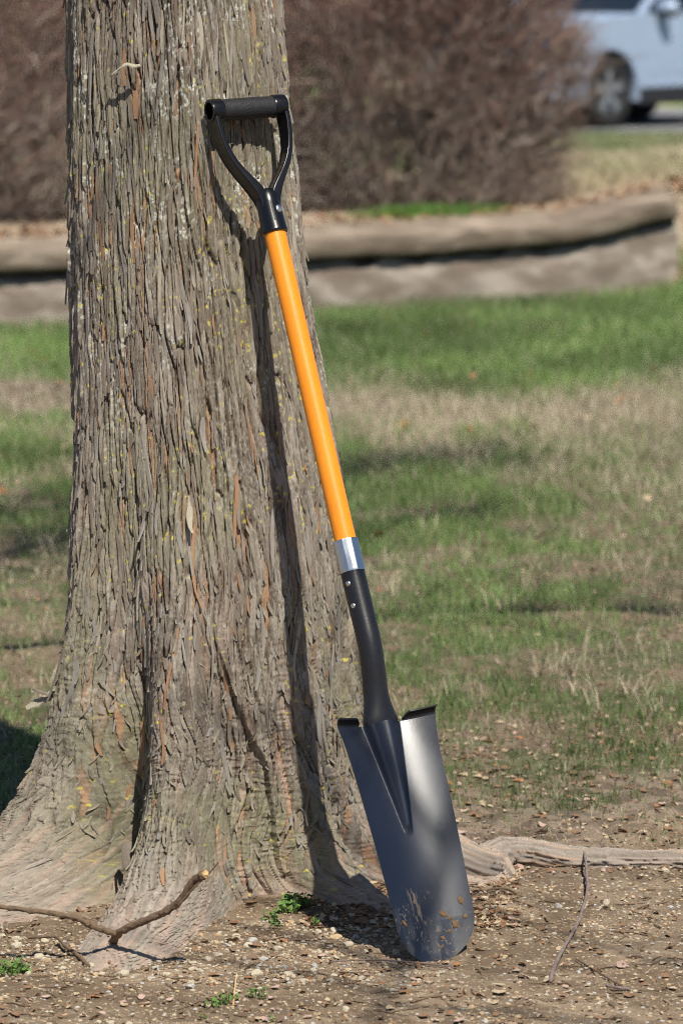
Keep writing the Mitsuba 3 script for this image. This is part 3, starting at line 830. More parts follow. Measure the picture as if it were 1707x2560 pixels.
# little ribs moulded on the collar
hm = cat(parts)
scene['shovel__handle'] = ply(hm, 'black_plastic', smooth=35)
labels['shovel__handle'] = {'label': 'black plastic D-shaped handle'}
for a_ in (92, 104):
    a2 = math.radians(a_)
    b_ = trimesh.creation.box((.0017, .030, .0022))
    v = b_.vertices.copy(); R0 = .0186
    b_.vertices = np.stack([v[:, 0] * math.sin(a2) + (R0 + v[:, 2]) * math.cos(a2), v[:, 1] + tc0 + .030, -v[:, 0] * math.cos(a2) + (R0 + v[:, 2]) * math.sin(a2)], 1)
    add('shovel__handle__rib', ply(S_(b_), 'black_plastic'))
add('shovel__handle__rivet', ply(rivet(70, tc0 + .033, .0180, .0062), 'rivet_metal', smooth=True))
gl = np.linspace(-.0440, .0440, 30)
al = np.linspace(0, 2 * np.pi, 48, endpoint=False)
rg = .0158 + .0006 * np.cos(gl / .0440 * np.pi / 2)
V = np.vstack([S(g_ + 0 * al, tg + r_ * np.cos(al), r_ * np.sin(al)) for g_, r_ in zip(gl, rg)])
scene['shovel__handle__grip'] = ply(trimesh.Trimesh(V, grid_faces(30, 48, True), process=False), 'grip_rubber', smooth=True)
labels['shovel__handle__grip'] = {'label': 'textured black grip across the top'}
# crumbs of wet soil sticking to the blade
bsdf('mud', base_color=proc(lambda p, n, uv: mix((.12, .075, .042), (.21, .14, .08), noise(p.x * 400, p.y * 400, p.z * 400))), roughness=.95, specular=.1)
rm = random.Random(3)
for (s_, t_, sz) in ((.050, .082, .008), (.022, .068, .009), (.051, .058, .005), (.036, .050, .009), (.025, .042, .006), (.014, .034, .006), (-.046, .062, .005), (.010, .022, .004), (.030, .060, .004), (.044, .046, .004)):
    ic = trimesh.creation.icosphere(subdivisions=2); v = ic.vertices
    v = v * (1 + .7 * (meshkit.noise(v * 2.2 + rm.uniform(0, 50)) - .5))[:, None]
    v = v * np.array([sz * rm.uniform(.5, .9), sz * rm.uniform(.3, .7), .0014])
    c_, s2 = math.cos(rm.uniform(0, 3)), math.sin(rm.uniform(0, 3))
    x, y = v[:, 0] * c_ - v[:, 1] * s2 + s_, v[:, 0] * s2 + v[:, 1] * c_ + t_
    add('shovel__blade__mud_clod', ply(trimesh.Trimesh(S(x, y, blade_n(x, y) + v[:, 2] + .0008), ic.faces, process=False), 'mud', smooth=True))

# ------------------------------------------------------------------ small things on the ground
stone_cols = {'stone_cream': ((.42, .355, .25), (.58, .515, .405)), 'stone_tan': ((.40, .28, .15), (.55, .42, .26)), 'stone_grey': ((.36, .34, .31), (.52, .50, .46)), 'stone_brown': ((.25, .18, .12), (.38, .29, .20))}
for k, (a, b) in stone_cols.items():
    bsdf(k, base_color=proc(lambda p, n, uv, a=a, b=b: mix(a, b, fbm(p.x * 160, p.y * 160, p.z * 160, 3))), roughness=.85, specular=.2)


def pebble_mesh(seed, sub=2):
    ic = trimesh.creation.icosphere(subdivisions=sub); q = np.random.default_rng(seed)
    v = ic.vertices * (1 + .55 * (meshkit.noise(ic.vertices * 1.3 + seed * 3.1) - .5))[:, None]
    v = v * np.array([1, q.uniform(.55, .9), q.uniform(.4, .65)])
    for _ in range(8):                       # broken faces
        n = q.normal(size=3); n /= np.linalg.norm(n); d = v @ n
        v = v - np.maximum(d - q.uniform(.42, .62), 0)[:, None] * n
    return trimesh.Trimesh(v, ic.faces, process=False)


PEB = [pebble_mesh(i) for i in range(10)]
PEBP = {(i, k): None for i in range(10) for k in stone_cols}
rp = random.Random(11)


def inside_trunk(x, y, pad=.0):
    th = math.atan2(x + .188, -(y - TY)); return math.hypot(x + .188, y - TY) < tR(th, .02) + pad


def screen_spot(q, y0, y1, x0=-40, x1=1750, pad=.0):
    while True:
        p = on_ground(q.uniform(x0, x1), q.uniform(y0, y1))
        if not inside_trunk(p[0], p[1], pad): return p


def rot_small(q):
    return T().rotate([0, 0, 1], q.uniform(0, 360)).rotate([1, 0, 0], q.uniform(-25, 25))


def peb_spot(q):
    # denser round the foot of the tree
    a = q.random()
    if a < .42: return screen_spot(q, 2300, 2470, 350, 1050)
    if a < .55: return screen_spot(q, 2340, 2450, -20, 330)
    if a < .72: return screen_spot(q, 2210, 2360, 1000, 1740)
    return screen_spot(q, 2330, 2600)


spots = []
for i in range(300):
    p = peb_spot(rp); sz = .0032 + .0056 * rp.random() ** 1.9
    mat = rp.choices(list(stone_cols), [5, 3, 2, 2.5])[0]; k = rp.randrange(10)
    if PEBP[(k, mat)] is None: PEBP[(k, mat)] = ply(PEB[k], mat, smooth=22)
    spots.append((p, sz, mat, k))
for (px, py, sz, mat) in ((640, 2440, .016, 'stone_cream'), (590, 2345, .011, 'stone_cream'), (630, 2352, .012, 'stone_grey'), (520, 2402, .010, 'stone_cream'), (835, 2330, .011, 'stone_cream'), (308, 2440, .015, 'stone_cream'), (100, 2395, .012, 'stone_cream'),
                          (265, 2395, .011, 'stone_cream'), (870, 2365, .012, 'stone_cream'), (720, 2440, .012, 'stone_cream'), (800, 2450, .010, 'stone_tan'), (40, 2370, .014, 'stone_cream'), (1660, 2180, .012, 'stone_cream'), (965, 2295, .011, 'stone_grey'), (940, 2270, .010, 'stone_grey')):
    if PEBP[(3, mat)] is None: PEBP[(3, mat)] = ply(PEB[3], mat, smooth=22)
    spots[rp.randrange(300)] = (on_ground(px, py), sz, mat, 3)
def where_is(p):
    x = p[0] / p[1]
    if inside_trunk(p[0], p[1], .16): return ('close in front of the tree roots', 'close to the roots')
    if p[1] < 6.42: return ('on the bare soil along the bottom edge of the frame', 'along the bottom edge')
    if x < -.045: return ('on the soil under the forked dead branch', 'under the forked branch')
    if x < .012: return ('on the soil between the trunk and the shovel tip', 'between trunk and shovel tip')
    return ('on the bare soil to the right of the shovel blade', 'right of the blade')


desc = {'stone_cream': ('small cream pebble on the bare soil at the foot of the tree', 'cream pebbles on the soil'), 'stone_tan': ('small tan pebble on the bare soil at the foot of the tree', 'tan pebbles on the soil'),
        'stone_grey': ('small grey pebble on the bare soil at the foot of the tree', 'grey pebbles on the soil'), 'stone_brown': ('small dull brown pebble on the bare soil at the foot of the tree', 'brown pebbles on the soil')}
for p, sz, mat, k in spots:
    w0, w1_ = where_is(p); c_ = desc[mat][1].split()[0]; big = 'large ' if sz > .0095 else 'small ' if sz < .0055 else ''
    key = thing('pebble', f'{big}{c_} pebble {w0}', 'pebble', f'{big}{c_} pebbles {w1_}')
    scene[key] = {**PEBP[(k, mat)], 'to_world': T().translate([float(p[0]), float(p[1]), float(p[2] + sz * .10)]) @ rot_small(rp).scale(sz)}
# gravel: the finer stones, past counting
for mat, n in (('stone_cream', 2000), ('stone_tan', 1500), ('stone_grey', 900), ('stone_brown', 3600)):
    ic = trimesh.creation.icosphere(subdivisions=0); vs, fs = [], []
    for i in range(n):
        p = peb_spot(rp) if rp.random() < .55 else screen_spot(rp, 2050, 2600)
        v = ic.vertices @ trimesh.transformations.random_rotation_matrix(np.array([rp.random(), rp.random(), rp.random()]))[:3, :3].T
        sz = .0011 + .0030 * rp.random() ** 2.2
        vs.append(v * np.array([1, .75, .55]) * sz + p + (0, 0, sz * .25)); fs.append(ic.faces)
    k = add('gravel', ply(join(vs, fs), mat))
    labels[k] = dict(label='fine %s gravel scattered over the bare soil' % mat.split('_')[1], category='gravel', kind='stuff')

# dead leaves and chips
leaf_cols = {'leaf_brown': ((.17, .095, .055), (.29, .18, .11)), 'leaf_pink': ((.42, .28, .22), (.54, .40, .33)), 'leaf_tan': ((.38, .29, .18), (.52, .42, .29)), 'leaf_rust': ((.27, .125, .06), (.37, .19, .09))}
for k, (a, b) in leaf_cols.items():
    bsdf(k, base_color=proc(lambda p, n, uv, a=a, b=b: mix(a, b, fbm(p.x * 90, p.y * 90, p.z * 90, 3))), roughness=.85, specular=.15)


def leaf_mesh(q, length, width):
    n = 5; V = []
    curl = q.uniform(-.5, .9); tw = q.uniform(-.6, .6)
    for i in range(n):
        t = i / (n - 1); w = width * (.12 + math.sin(math.pi * (.08 + .86 * t)) ** .8) * q.uniform(.75, 1.2) / 2
        z = curl * length * (t - .5) ** 2 + .001
        V += [[(t - .5) * length, -w, z + .25 * w + tw * w * t], [(t - .5) * length, 0, z], [(t - .5) * length, w, z + .35 * w - tw * w * t]]
    return np.array(V), grid_faces(n, 3)


LEAF = [leaf_mesh(rp, 1.0, rp.uniform(.35, .75)) for _ in range(8)]
LP = {}
ldesc = {'leaf_brown': ('curled dark brown dead leaf lying on the soil', 'dark brown dead leaves'), 'leaf_pink': ('pale pinkish dead leaf lying on the soil', 'pale pinkish dead leaves'), 'leaf_tan': ('tan dead leaf lying on the soil', 'tan dead leaves'), 'leaf_rust': ('rust orange dead leaf lying on the ground', 'rust orange dead leaves')}
for i in range(300):
    p = screen_spot(rp, 1830, 2180, 900, 1750) if rp.random() < .62 else screen_spot(rp, 2230, 2590)
    mat = rp.choices(list(leaf_cols), [6, 2.2, 3, .35])[0]; k = rp.randrange(8); sz = rp.uniform(.008, .022)
    if (k, mat) not in LP: LP[(k, mat)] = ply(LEAF[k], mat, smooth=True)
    w0, w1_ = where_is(p); c_ = ldesc[mat][1].split(' dead')[0]
    if p[1] > 7.15: w0, w1_ = 'on the soil behind the exposed root', 'behind the exposed root'
    sz_ = 'large ' if sz > .017 else 'small ' if sz < .012 else ''
    key = thing('dead_leaf', f'{sz_}{c_} dead leaf {w0}', 'leaf', f'{sz_}{c_} dead leaves {w1_}')
    scene[key] = {**LP[(k, mat)], 'to_world': T().translate([float(p[0]), float(p[1]), float(p[2] + .0025)]) @ rot_small(rp).scale(sz)}
for mat, n in (('leaf_brown', 4000), ('leaf_tan', 2000), ('leaf_pink', 900), ('leaf_rust', 500)):
    vs, fs = [], []
    for i in range(n):
        a = rp.random()
        if a < .30: p = screen_spot(rp, 1800, 2200, -40, 1750)
        elif a < .48: p = screen_spot(rp, 2150, 2320, 760, 1300)
        elif a < .85: p = screen_spot(rp, 1150, 1900)
        else: p = screen_spot(rp, 2150, 2600)
        v, f = LEAF[rp.randrange(8)]
        if rp.random() < .4: v, f = v[:9], grid_faces(3, 3)
        a = rp.uniform(0, 6.28); tl = rp.uniform(-.5, .5); sz = rp.uniform(.004, .013) * (1 + max(0, p[1] - 8) * .12)
        R = trimesh.transformations.euler_matrix(tl, rp.uniform(-.4, .4), a)[:3, :3]
        vs.append(v @ R.T * sz + p + (0, 0, .002 + abs(tl) * sz * .15)); fs.append(f)
    k = add('leaf_litter', ply(join(vs, fs), mat, smooth=True))
    labels[k] = dict(label='crumbled %s leaf litter spread over the soil' % mat.split('_')[1], category='leaf litter', kind='stuff')

# fallen branch with a fork, in front of the left flare
bsdf('twig_mat', base_color=proc(lambda p, n, uv: mix((.10, .065, .042), (.24, .17, .115), fbm(p.x * 160, p.y * 160, p.z * 160, 3))), roughness=.85, specular=.15, bump=(proc(lambda p, n, uv: fbm(p.x * 500, p.y * 500, p.z * 500, 2), eps=5e-4), .0012))
bsdf('twig_grey', base_color=proc(lambda p, n, uv: mix((.12, .09, .085), (.28, .22, .20), fbm(p.x * 160, p.y * 160, p.z * 160, 3))), roughness=.85, specular=.15)
bsdf('broken_wood', base_color=proc(lambda p, n, uv: mix((.50, .31, .12), (.66, .48, .24), noise(p.x * 900, p.y * 900, p.z * 900))), roughness=.9)
thing('fallen_branch', 'forked dead branch with a snapped end propped against the root flares', 'branch')
jx = at(295, 2335, 6.43)
Bp = spline([at(262, 2398, 6.50), at(280, 2362, 6.47), jx, at(350, 2308, 6.40), at(430, 2270, 6.37), at(462, 2238, 6.355), at(482, 2205, 6.345), at(513, 2187, 6.33)], 140)
scene['fallen_branch__stem'] = ply(tube(Bp, (1 + .16 * (meshkit.noise(np.stack([np.linspace(0, 22, 140)] * 3, 1) * [1, 0, 0]) - .5) + .22 * (meshkit.noise(np.stack([np.linspace(0, 60, 140)] * 3, 1) * [1, 0, 0], 3) > .86)) * np.interp(np.linspace(0, 1, 140), [0, .2, .6, 1], [.0058, .0056, .0050, .0056]), 16, .30, 3), 'twig_mat', smooth=True)
Bq = spline([at(-60, 2262, 6.40), at(0, 2268, 6.40), at(90, 2279, 6.40), at(180, 2293, 6.405), at(245, 2322, 6.42), at(300, 2336, 6.43)], 140)
Bq = Bq + .0022 * (np.stack([meshkit.noise(np.stack([np.linspace(0, 14, 140), 0 * Bq[:, 0] + k_, 0 * Bq[:, 0]], 1), 5) for k_ in range(3)], 1) - .5)
scene['fallen_branch__side_branch'] = ply(tube(Bq, (1 + .25 * (meshkit.noise(np.stack([np.linspace(0, 50, 140)] * 3, 1) * [1, 0, 0], 3) > .84)) * np.linspace(.0030, .0046, 140), 12, .30, 4), 'twig_mat', smooth=True)
Be = at(513, 2187, 6.33)
eb = trimesh.creation.icosphere(subdivisions=2); eb.vertices = eb.vertices * .0056 * (1 + .5 * (meshkit.noise(eb.vertices * 3 + 4) - .5))[:, None] + Be
scene['fallen_branch__snapped_end'] = ply(eb, 'broken_wood', smooth=20)
labels['fallen_branch__snapped_end'] = {'label': 'fresh yellowish break at the end'}
scene['fallen_branch__splinter'] = ply(tube(spline([at(445, 2268, 6.35), at(490, 2215, 6.335), Be + (.002, 0, -.002), at(546, 2157, 6.32)], 20), np.linspace(.0022, .0009, 20), 6, .2, 5), 'twig_mat', smooth=True)


def twig(label, pts, r0, r1, mat='twig_mat', n=30, seed=1):
    k = thing('twig', label, 'twig'); P = spline(pts, n)
    scene[k] = ply(tube(P, np.linspace(r0, r1, n), 8, .3, seed), mat, smooth=True)


twig('long thin crooked twig standing out on the bare soil right of the blade', [gp(1460, 2168, .022), gp(1468, 2225, .012), gp(1452, 2300, .008), gp(1420, 2362, .006), gp(1396, 2405, .006), gp(1376, 2462, .003)], .0020, .0030, 'twig_grey', 40, 2)
twig('pale curved twig on the gravel below the forked branch', [gp(70, 2366, .012), gp(130, 2362, .012), gp(165, 2385, .010), gp(200, 2405, .006), gp(222, 2422, .003)], .0022, .0030, 'twig_mat', 30, 3)
twig('thin twig lying along the soil below the shovel tip', [gp(830, 2416, .004), gp(930, 2410, .005), gp(1130, 2424, .003)], .0011, .0014, 'twig_grey', 24, 4)
twig('short twig lying behind the blade by the dipping root', [gp(1215, 2240, .004), gp(1260, 2232, .006), gp(1290, 2240, .003)], .0016, .0022, 'twig_mat', 20, 5)
twig('pale straight stick on the soil by the lower right corner', [gp(1515, 2472, .004), gp(1550, 2478, .004), gp(1575, 2480, .003)], .0020, .0022, 'twig_grey', 12, 6)
twig('thin dark twig on the soil between the shovel tip and the frame edge', [gp(1440, 2405, .004), gp(1500, 2440, .003), gp(1565, 2478, .003)], .0010, .0014, 'twig_mat', 16, 7)
twig('short upright splinter of wood on the soil in front of the weeds', [gp(583, 2515, .000), gp(586, 2490, .006), gp(592, 2462, .012)], .0014, .0008, 'broken_wood', 12, 8)
ms = []
for i in range(420):
    p = screen_spot(rp, 2180, 2590) if i > 160 else screen_spot(rp, 2160, 2330, 780, 1250)
    a = rp.uniform(0, 3.14); l = rp.uniform(.012, .06)
    d = np.array([math.cos(a), math.sin(a), 0]) * l
    pts = [p - d / 2, p + np.array([rp.gauss(0, .003), rp.gauss(0, .003), .003]), p + d / 2]
    for q_ in pts: q_[2] = float(gz(q_[0], q_[1])) + .0015
    ms.append(tube(pts, rp.uniform(.0005, .0011), 4))
scene['twig_litter'] = ply(cat(ms), 'twig_mat')
labels['twig_litter'] = dict(label='fine twigs and needles scattered over the soil', category='twig litter', kind='stuff')

# low weeds
bsdf('weed_green', base_color=VC, roughness=.6, specular=.3)


def weed(label, spots, n, size, seed):
    q = random.Random(seed); key = thing('weed', label, 'weed')
    vs, fs, cs, st = [], [], [], []
    for (px, py, rad) in spots:
        c = on_ground(px, py)
        for i in range(n):
            a, rr = q.uniform(0, 6.28), rad * math.sqrt(q.random())
            x, y = c[0] + rr * math.cos(a), c[1] + rr * math.sin(a) * .8
            z = float(gz(x, y)); h = q.uniform(.004, .024) * (1 - .5 * rr / rad) * size / .007
            st.append(tube([[x * .7 + c[0] * .3, y * .7 + c[1] * .3, z], [x, y, z + h]], .0005, 3))
            L = size * q.uniform(.6, 1.25); m = 9; al = np.linspace(0, 2 * np.pi, m, endpoint=False)
            rl = (1 + .28 * np.cos(al * 3)) * L * .5
            P = np.stack([np.cos(al) * rl, np.sin(al) * rl * .9, .25 * rl * np.cos(2 * al)], 1)
            P = np.vstack([P, [[0, 0, -.1 * L]]])
            R = trimesh.transformations.euler_matrix(q.uniform(-.1, 1.0), q.uniform(-.5, .5), q.uniform(0, 6.28))[:3, :3]
            j = np.arange(m)
            vs.append(P @ R.T + (x, y, z + h)); fs.append(np.stack([0 * j + m, j, (j + 1) % m], 1))
            g = q.uniform(.75, 1.25); cs.append(np.tile(np.array([.095, .19, .045]) * g + np.array([.03, .02, 0]) * q.random(), (m + 1, 1)))
    v, f = join(vs, fs)
    scene[key + '__leaves'] = ply((v, f), 'weed_green', smooth=True, color=np.vstack(cs))
    labels[key + '__leaves'] = {'kind': 'stuff'}
    scene[key + '__stems'] = ply(cat(st), 'weed_green', color=np.tile([.10, .15, .05], (sum(len(s.vertices) for s in st), 1)), smooth=True)
    labels[key + '__stems'] = {'kind': 'stuff'}


weed('bright green leafy weed growing at the foot of the trunk', [(735, 2275, .022), (720, 2285, .020), (758, 2268, .018), (738, 2262, .016)], 26, .0085, 1)
weed('small green weed sprig in front of the trunk, left of the leafy weed', [(668, 2300, .008), (682, 2312, .008), (690, 2318, .007)], 9, .007, 2)
weed('single small green sprig on the soil right of the leafy weed', [(792, 2318, .007)], 9, .007, 3)
weed('dense green weed patch at the left edge of the frame', [(25, 2430, .028), (8, 2440, .024), (45, 2438, .018)], 40, .0065, 4)
weed('low green weed on bare soil in the middle foreground', [(570, 2505, .014), (530, 2520, .013), (552, 2512, .012)], 16, .0065, 5)
weed('faint green weed sprigs on the soil below the shaded pebble', [(630, 2497, .010), (655, 2500, .008)], 11, .006, 6)
weed('tiny green shoots at the bottom edge of the soil', [(682, 2555, .006), (510, 2550, .006)], 6, .005, 7)

# ------------------------------------------------------------------ grass
bsdf('grass_mat', base_color=VC, roughness=.5, specular=.4)
gq = np.random.default_rng(17)


def blades(P, h, w, lean, cols):
    n = len(P); a = gq.uniform(0, 2 * np.pi, n); b = gq.uniform(0, 2 * np.pi, n)
    side = np.stack([np.cos(a), np.sin(a), 0 * a], 1) * (w / 2)[:, None]
    ld = np.stack([np.cos(b), np.sin(b), 0 * b], 1) * (lean * h)[:, None]
    up = np.stack([0 * a, 0 * a, h], 1)
    p1 = P + up * .55 + ld * .30; p2 = P + up * np.sqrt(np.maximum(1 - lean[:, None] ** 2 * .4, .2)) + ld
    V = np.stack([P - side, P + side, p1 - side * .8, p1 + side * .8, p2], 1).reshape(-1, 3)
    o = np.arange(n)[:, None, None] * 5
    F = (np.array([[0, 1, 3], [0, 3, 2], [2, 3, 4]])[None] + o).reshape(-1, 3)
    return V, F, np.repeat(cols, 5, 0)


N0 = 330000
Y = 7.3 + 14.0 * gq.uniform(0, 1, N0) ** 1.25; X = gq.uniform(-1, 1, N0) * (.088 * Y + .35)
q3 = np.stack([X, Y, 0 * X], -1)
na = meshkit.fbm(q3 * np.array([1.7, 1.1, 1]) + 50, 3, 61); nb_ = meshkit.fbm(q3 * np.array([4, 2.4, 1]) + 20, 3, 62); ncl = meshkit.fbm(q3 * 14 + 9, 2, 63)
yy = Y + (na - .5) * 2.4 + X * .35
lush = sst(15.7, 16.5, yy)
mid = sst(7.1, 8.4, yy)
green_d = lush + (1 - lush) * (mid * (.14 + .80 * sst(.45, .63, nb_)) * (1 - .75 * sst(13.9, 14.6, yy) * sst(16.4, 15.6, yy)) * (1 + .5 * sst(11.2, 12.4, yy) * sst(14.4, 13.6, yy)))
left_bare = sst(-.7, -1.1, X) * sst(14.6, 15.2, Y) * sst(17.0, 16.4, Y)
straw_d = (1 - lush) * (sst(11.8, 13.4, yy) * (.25 + .45 * sst(-.5, .8, X)) + .4 * sst(13.9, 14.8, yy) * sst(-.6, .6, X) + .30 * mid * sst(.42, .62, 1 - nb_)) + .07
u = gq.uniform(0, 1, N0)
inw = (Y < wall_y(X) - .03) | (X > WALL_END)
tr_ok = np.hypot(X + .188, Y - 7.0) > .62
gsel = (u < green_d * .9 * (.2 + 1.2 * ncl) * (1 - .55 * lush * sst(.50, .66, nb_)) * (1 - .8 * left_bare)) & inw & tr_ok
ssel = (u > 1 - straw_d * .33 * (.35 + .9 * ncl)) & ~gsel & inw & tr_ok
for key, sel, kind_ in (('grass', gsel, 0), ('dead_grass', ssel, 1)):
    x, y = X[sel], Y[sel]; n = len(x); thin_ = None
    P = np.stack([x, y, ground_z(x, y, False) - .004], 1)
    sc = np.interp(y, [7.5, 9, 12, 16, 21], [.022, .030, .045, .065, .075])
    if kind_ == 0:
        t = gq.uniform(0, 1, (n, 1)); vv = meshkit.fbm(np.stack([x * 2.5, y * 1.2, 0 * x], -1) + 7, 2, 66)[:, None]
        col = (np.array([.092, .158, .042]) * (1 - t) + np.array([.190, .255, .088]) * t) * (.40 + 1.25 * vv)
        V, F, c = blades(P, sc * gq.uniform(.5, 1.2, n), np.interp(y, [7.5, 21], [.0022, .0042]) * gq.uniform(.7, 1.3, n), gq.uniform(.1, .75, n), col)
    else:
        t = gq.uniform(0, 1, (n, 1))
        col = np.array([.24, .195, .13]) * (1 - t) + np.array([.47, .41, .30]) * t
        V, F, c = blades(P, sc * gq.uniform(.5, 1.35, n), np.interp(y, [7.5, 21], [.0018, .0040]) * gq.uniform(.7, 1.3, n), gq.uniform(.3, 1.0, n), col)
    if kind_ == 1:          # loose tufts of long bleached blades
        tv, tf, tc = [V], [F], [c]; off = len(V)
        for i in range(80):
            p_ = on_ground(gq.uniform(-20, 1730), gq.uniform(1180, 1800)); k_ = int(gq.integers(8, 26)); sp = .02 * p_[1] / 9
            if np.hypot(p_[0] + .19, p_[1] - 7) < .6: continue
            Q = p_ + np.stack([gq.normal(0, sp, k_), gq.normal(0, sp, k_), 0 * np.arange(k_)], 1)
            a_, b_, c2_ = blades(Q, gq.uniform(.03, .075, k_), gq.uniform(.0013, .0024, k_) * p_[1] / 8, gq.uniform(.4, 1.3, k_), np.array([.40, .335, .23]) * gq.uniform(.7, 1.25, (k_, 1)))
            tv.append(a_); tf.append(b_ + off); tc.append(c2_); off += len(a_)
        V, F, c = np.vstack(tv), np.vstack(tf), np.vstack(tc)
    scene[key] = ply((V, F), 'grass_mat', smooth=True, color=np.clip(c, 0, 1))
labels['grass'] = dict(label='green grass growing in patches and as a lush band before the low wall', category='grass', kind='stuff')
labels['dead_grass'] = dict(label='dry straw-coloured grass between the green patches', category='dead grass', kind='stuff')

# ------------------------------------------------------------------ low wall with coping
thing('retaining_wall', 'low curved retaining wall with overhanging tan coping behind the lawn', 'wall')
bsdf('coping_mat', base_color=proc(lambda p, n, uv: mix(mix((.15, .118, .088), (.27, .22, .172), smoothstep(.3, .7, fbm(p.x * 5, p.y * 5, p.z * 14, 3))), (.105, .082, .062), smoothstep(.48, .66, fbm(p.x * 7, p.y * 7, p.z * 26, 3)) * .75)), roughness=.95, specular=.1)
bsdf('wall_mat', base_color=proc(lambda p, n, uv: mix(mix((.22, .175, .145), (.42, .36, .31), smoothstep(.3, .7, fbm(p.x * 4.5, p.y * 4.5, p.z * 12, 3))), (.20, .155, .125), smoothstep(.46, .64, fbm(p.x * 6, p.y * 6, p.z * 15, 3)) * .75)), roughness=.95, specular=.1)
from scipy.ndimage import gaussian_filter1d as gf
wx = np.linspace(-6, WALL_END, 240)
wx = np.r_[wx]
fy = wall_y(wx); zt = _wzt(wx); zb = np.interp(wx, WX, WZB) - .12
dep = np.interp(wx, [-6, -1.3, 0, 1, 1.6], [.8, .85, 1.2, 1.3, 1.1])


def loft(prof_fn, mat, key, jit, seed):
    rows = np.array([prof_fn(i) for i in range(len(wx))])      # (n, k, 3)
    n, k, _ = rows.shape
    rows = rows + jit * (np.stack([meshkit.fbm(rows * 9 + 40 * a + seed, 3, 70 + a) for a in range(3)], -1) - .5)
    V = np.vstack([rows.reshape(-1, 3), rows[0].mean(0), rows[-1].mean(0)])
    F = grid_faces(n, k, True); j = np.arange(k); kk = (j + 1) % k
    F = np.vstack([F, np.stack([0 * j + n * k, j, kk], 1), np.stack([0 * j + n * k + 1, (n - 1) * k + kk, (n - 1) * k + j], 1)])
    scene[key] = ply(trimesh.Trimesh(V, F, process=False), mat, smooth=40)


def cop(i):
    x, y, z, d, h = wx[i], fy[i], zt[i], dep[i], .088
    return [(x, y, z - h + .012), (x, y - .004, z - .05), (x, y + .004, z - .018), (x, y + .03, z - .003), (x, y + .2, z), (x, y + d * .6, z + .003), (x, y + d, z + .004), (x, y + d, z - h), (x, y + .3, z - h), (x, y + .02, z - h)]


def face(i):
    x, y, z, b = wx[i] - .0, fy[i] + .07, zt[i] - .10, zb[i]
    z -= .014 + .010 * math.sin(x * 23) * math.sin(x * 9 + 1)
    pts = [(x, y + .02, z)]
    for t in np.linspace(0, 1, 9): pts.append((x, y - .012 * t, z - .012 + (b - z) * t))
    pts += [(x, y + .5, b), (x, y + .5, z + .06), (x, y + .40, z + .06), (x, y + .38, z)]
    return pts


loft(cop, 'coping_mat', 'retaining_wall__coping', .015, 1)
loft(face, 'wall_mat', 'retaining_wall__wall_face', .06, 2)
labels['retaining_wall__coping'] = {'label': 'tan concrete coping with a dark shadow under its edge'}
# leaves caught along the bed, on the wall and in the grass
for mat, n, f_ in (('leaf_rust', 260, 1), ('leaf_tan', 160, 1), ('leaf_brown', 700, 0)):
    vs, fs = [], []
    for i in range(n):
        x = rp.uniform(-1.9, 1.9)
        y = rp.uniform(11, float(wall_y(x))) if (f_ and rp.random() < .5) else float(wall_y(x)) + rp.uniform(.9, 1.8)
        z = float(gz(x, y)) + .02
        v, f = LEAF[rp.randrange(8)]
        R = trimesh.transformations.euler_matrix(rp.uniform(-.6, .6), rp.uniform(-.6, .6), rp.uniform(0, 6.28))[:3, :3]
        vs.append(v @ R.T * rp.uniform(.02, .045) + (x, y, z)); fs.append(f)
    k = add('leaf_litter', ply(join(vs, fs), mat, smooth=True))
    labels[k] = dict(label='fallen %s leaves on the far lawn and under the shrubs' % mat.split('_')[1], category='leaf litter', kind='stuff')

# ------------------------------------------------------------------ bare shrubs
bsdf('shrub_mat', base_color=VC, roughness=.75, specular=.25)


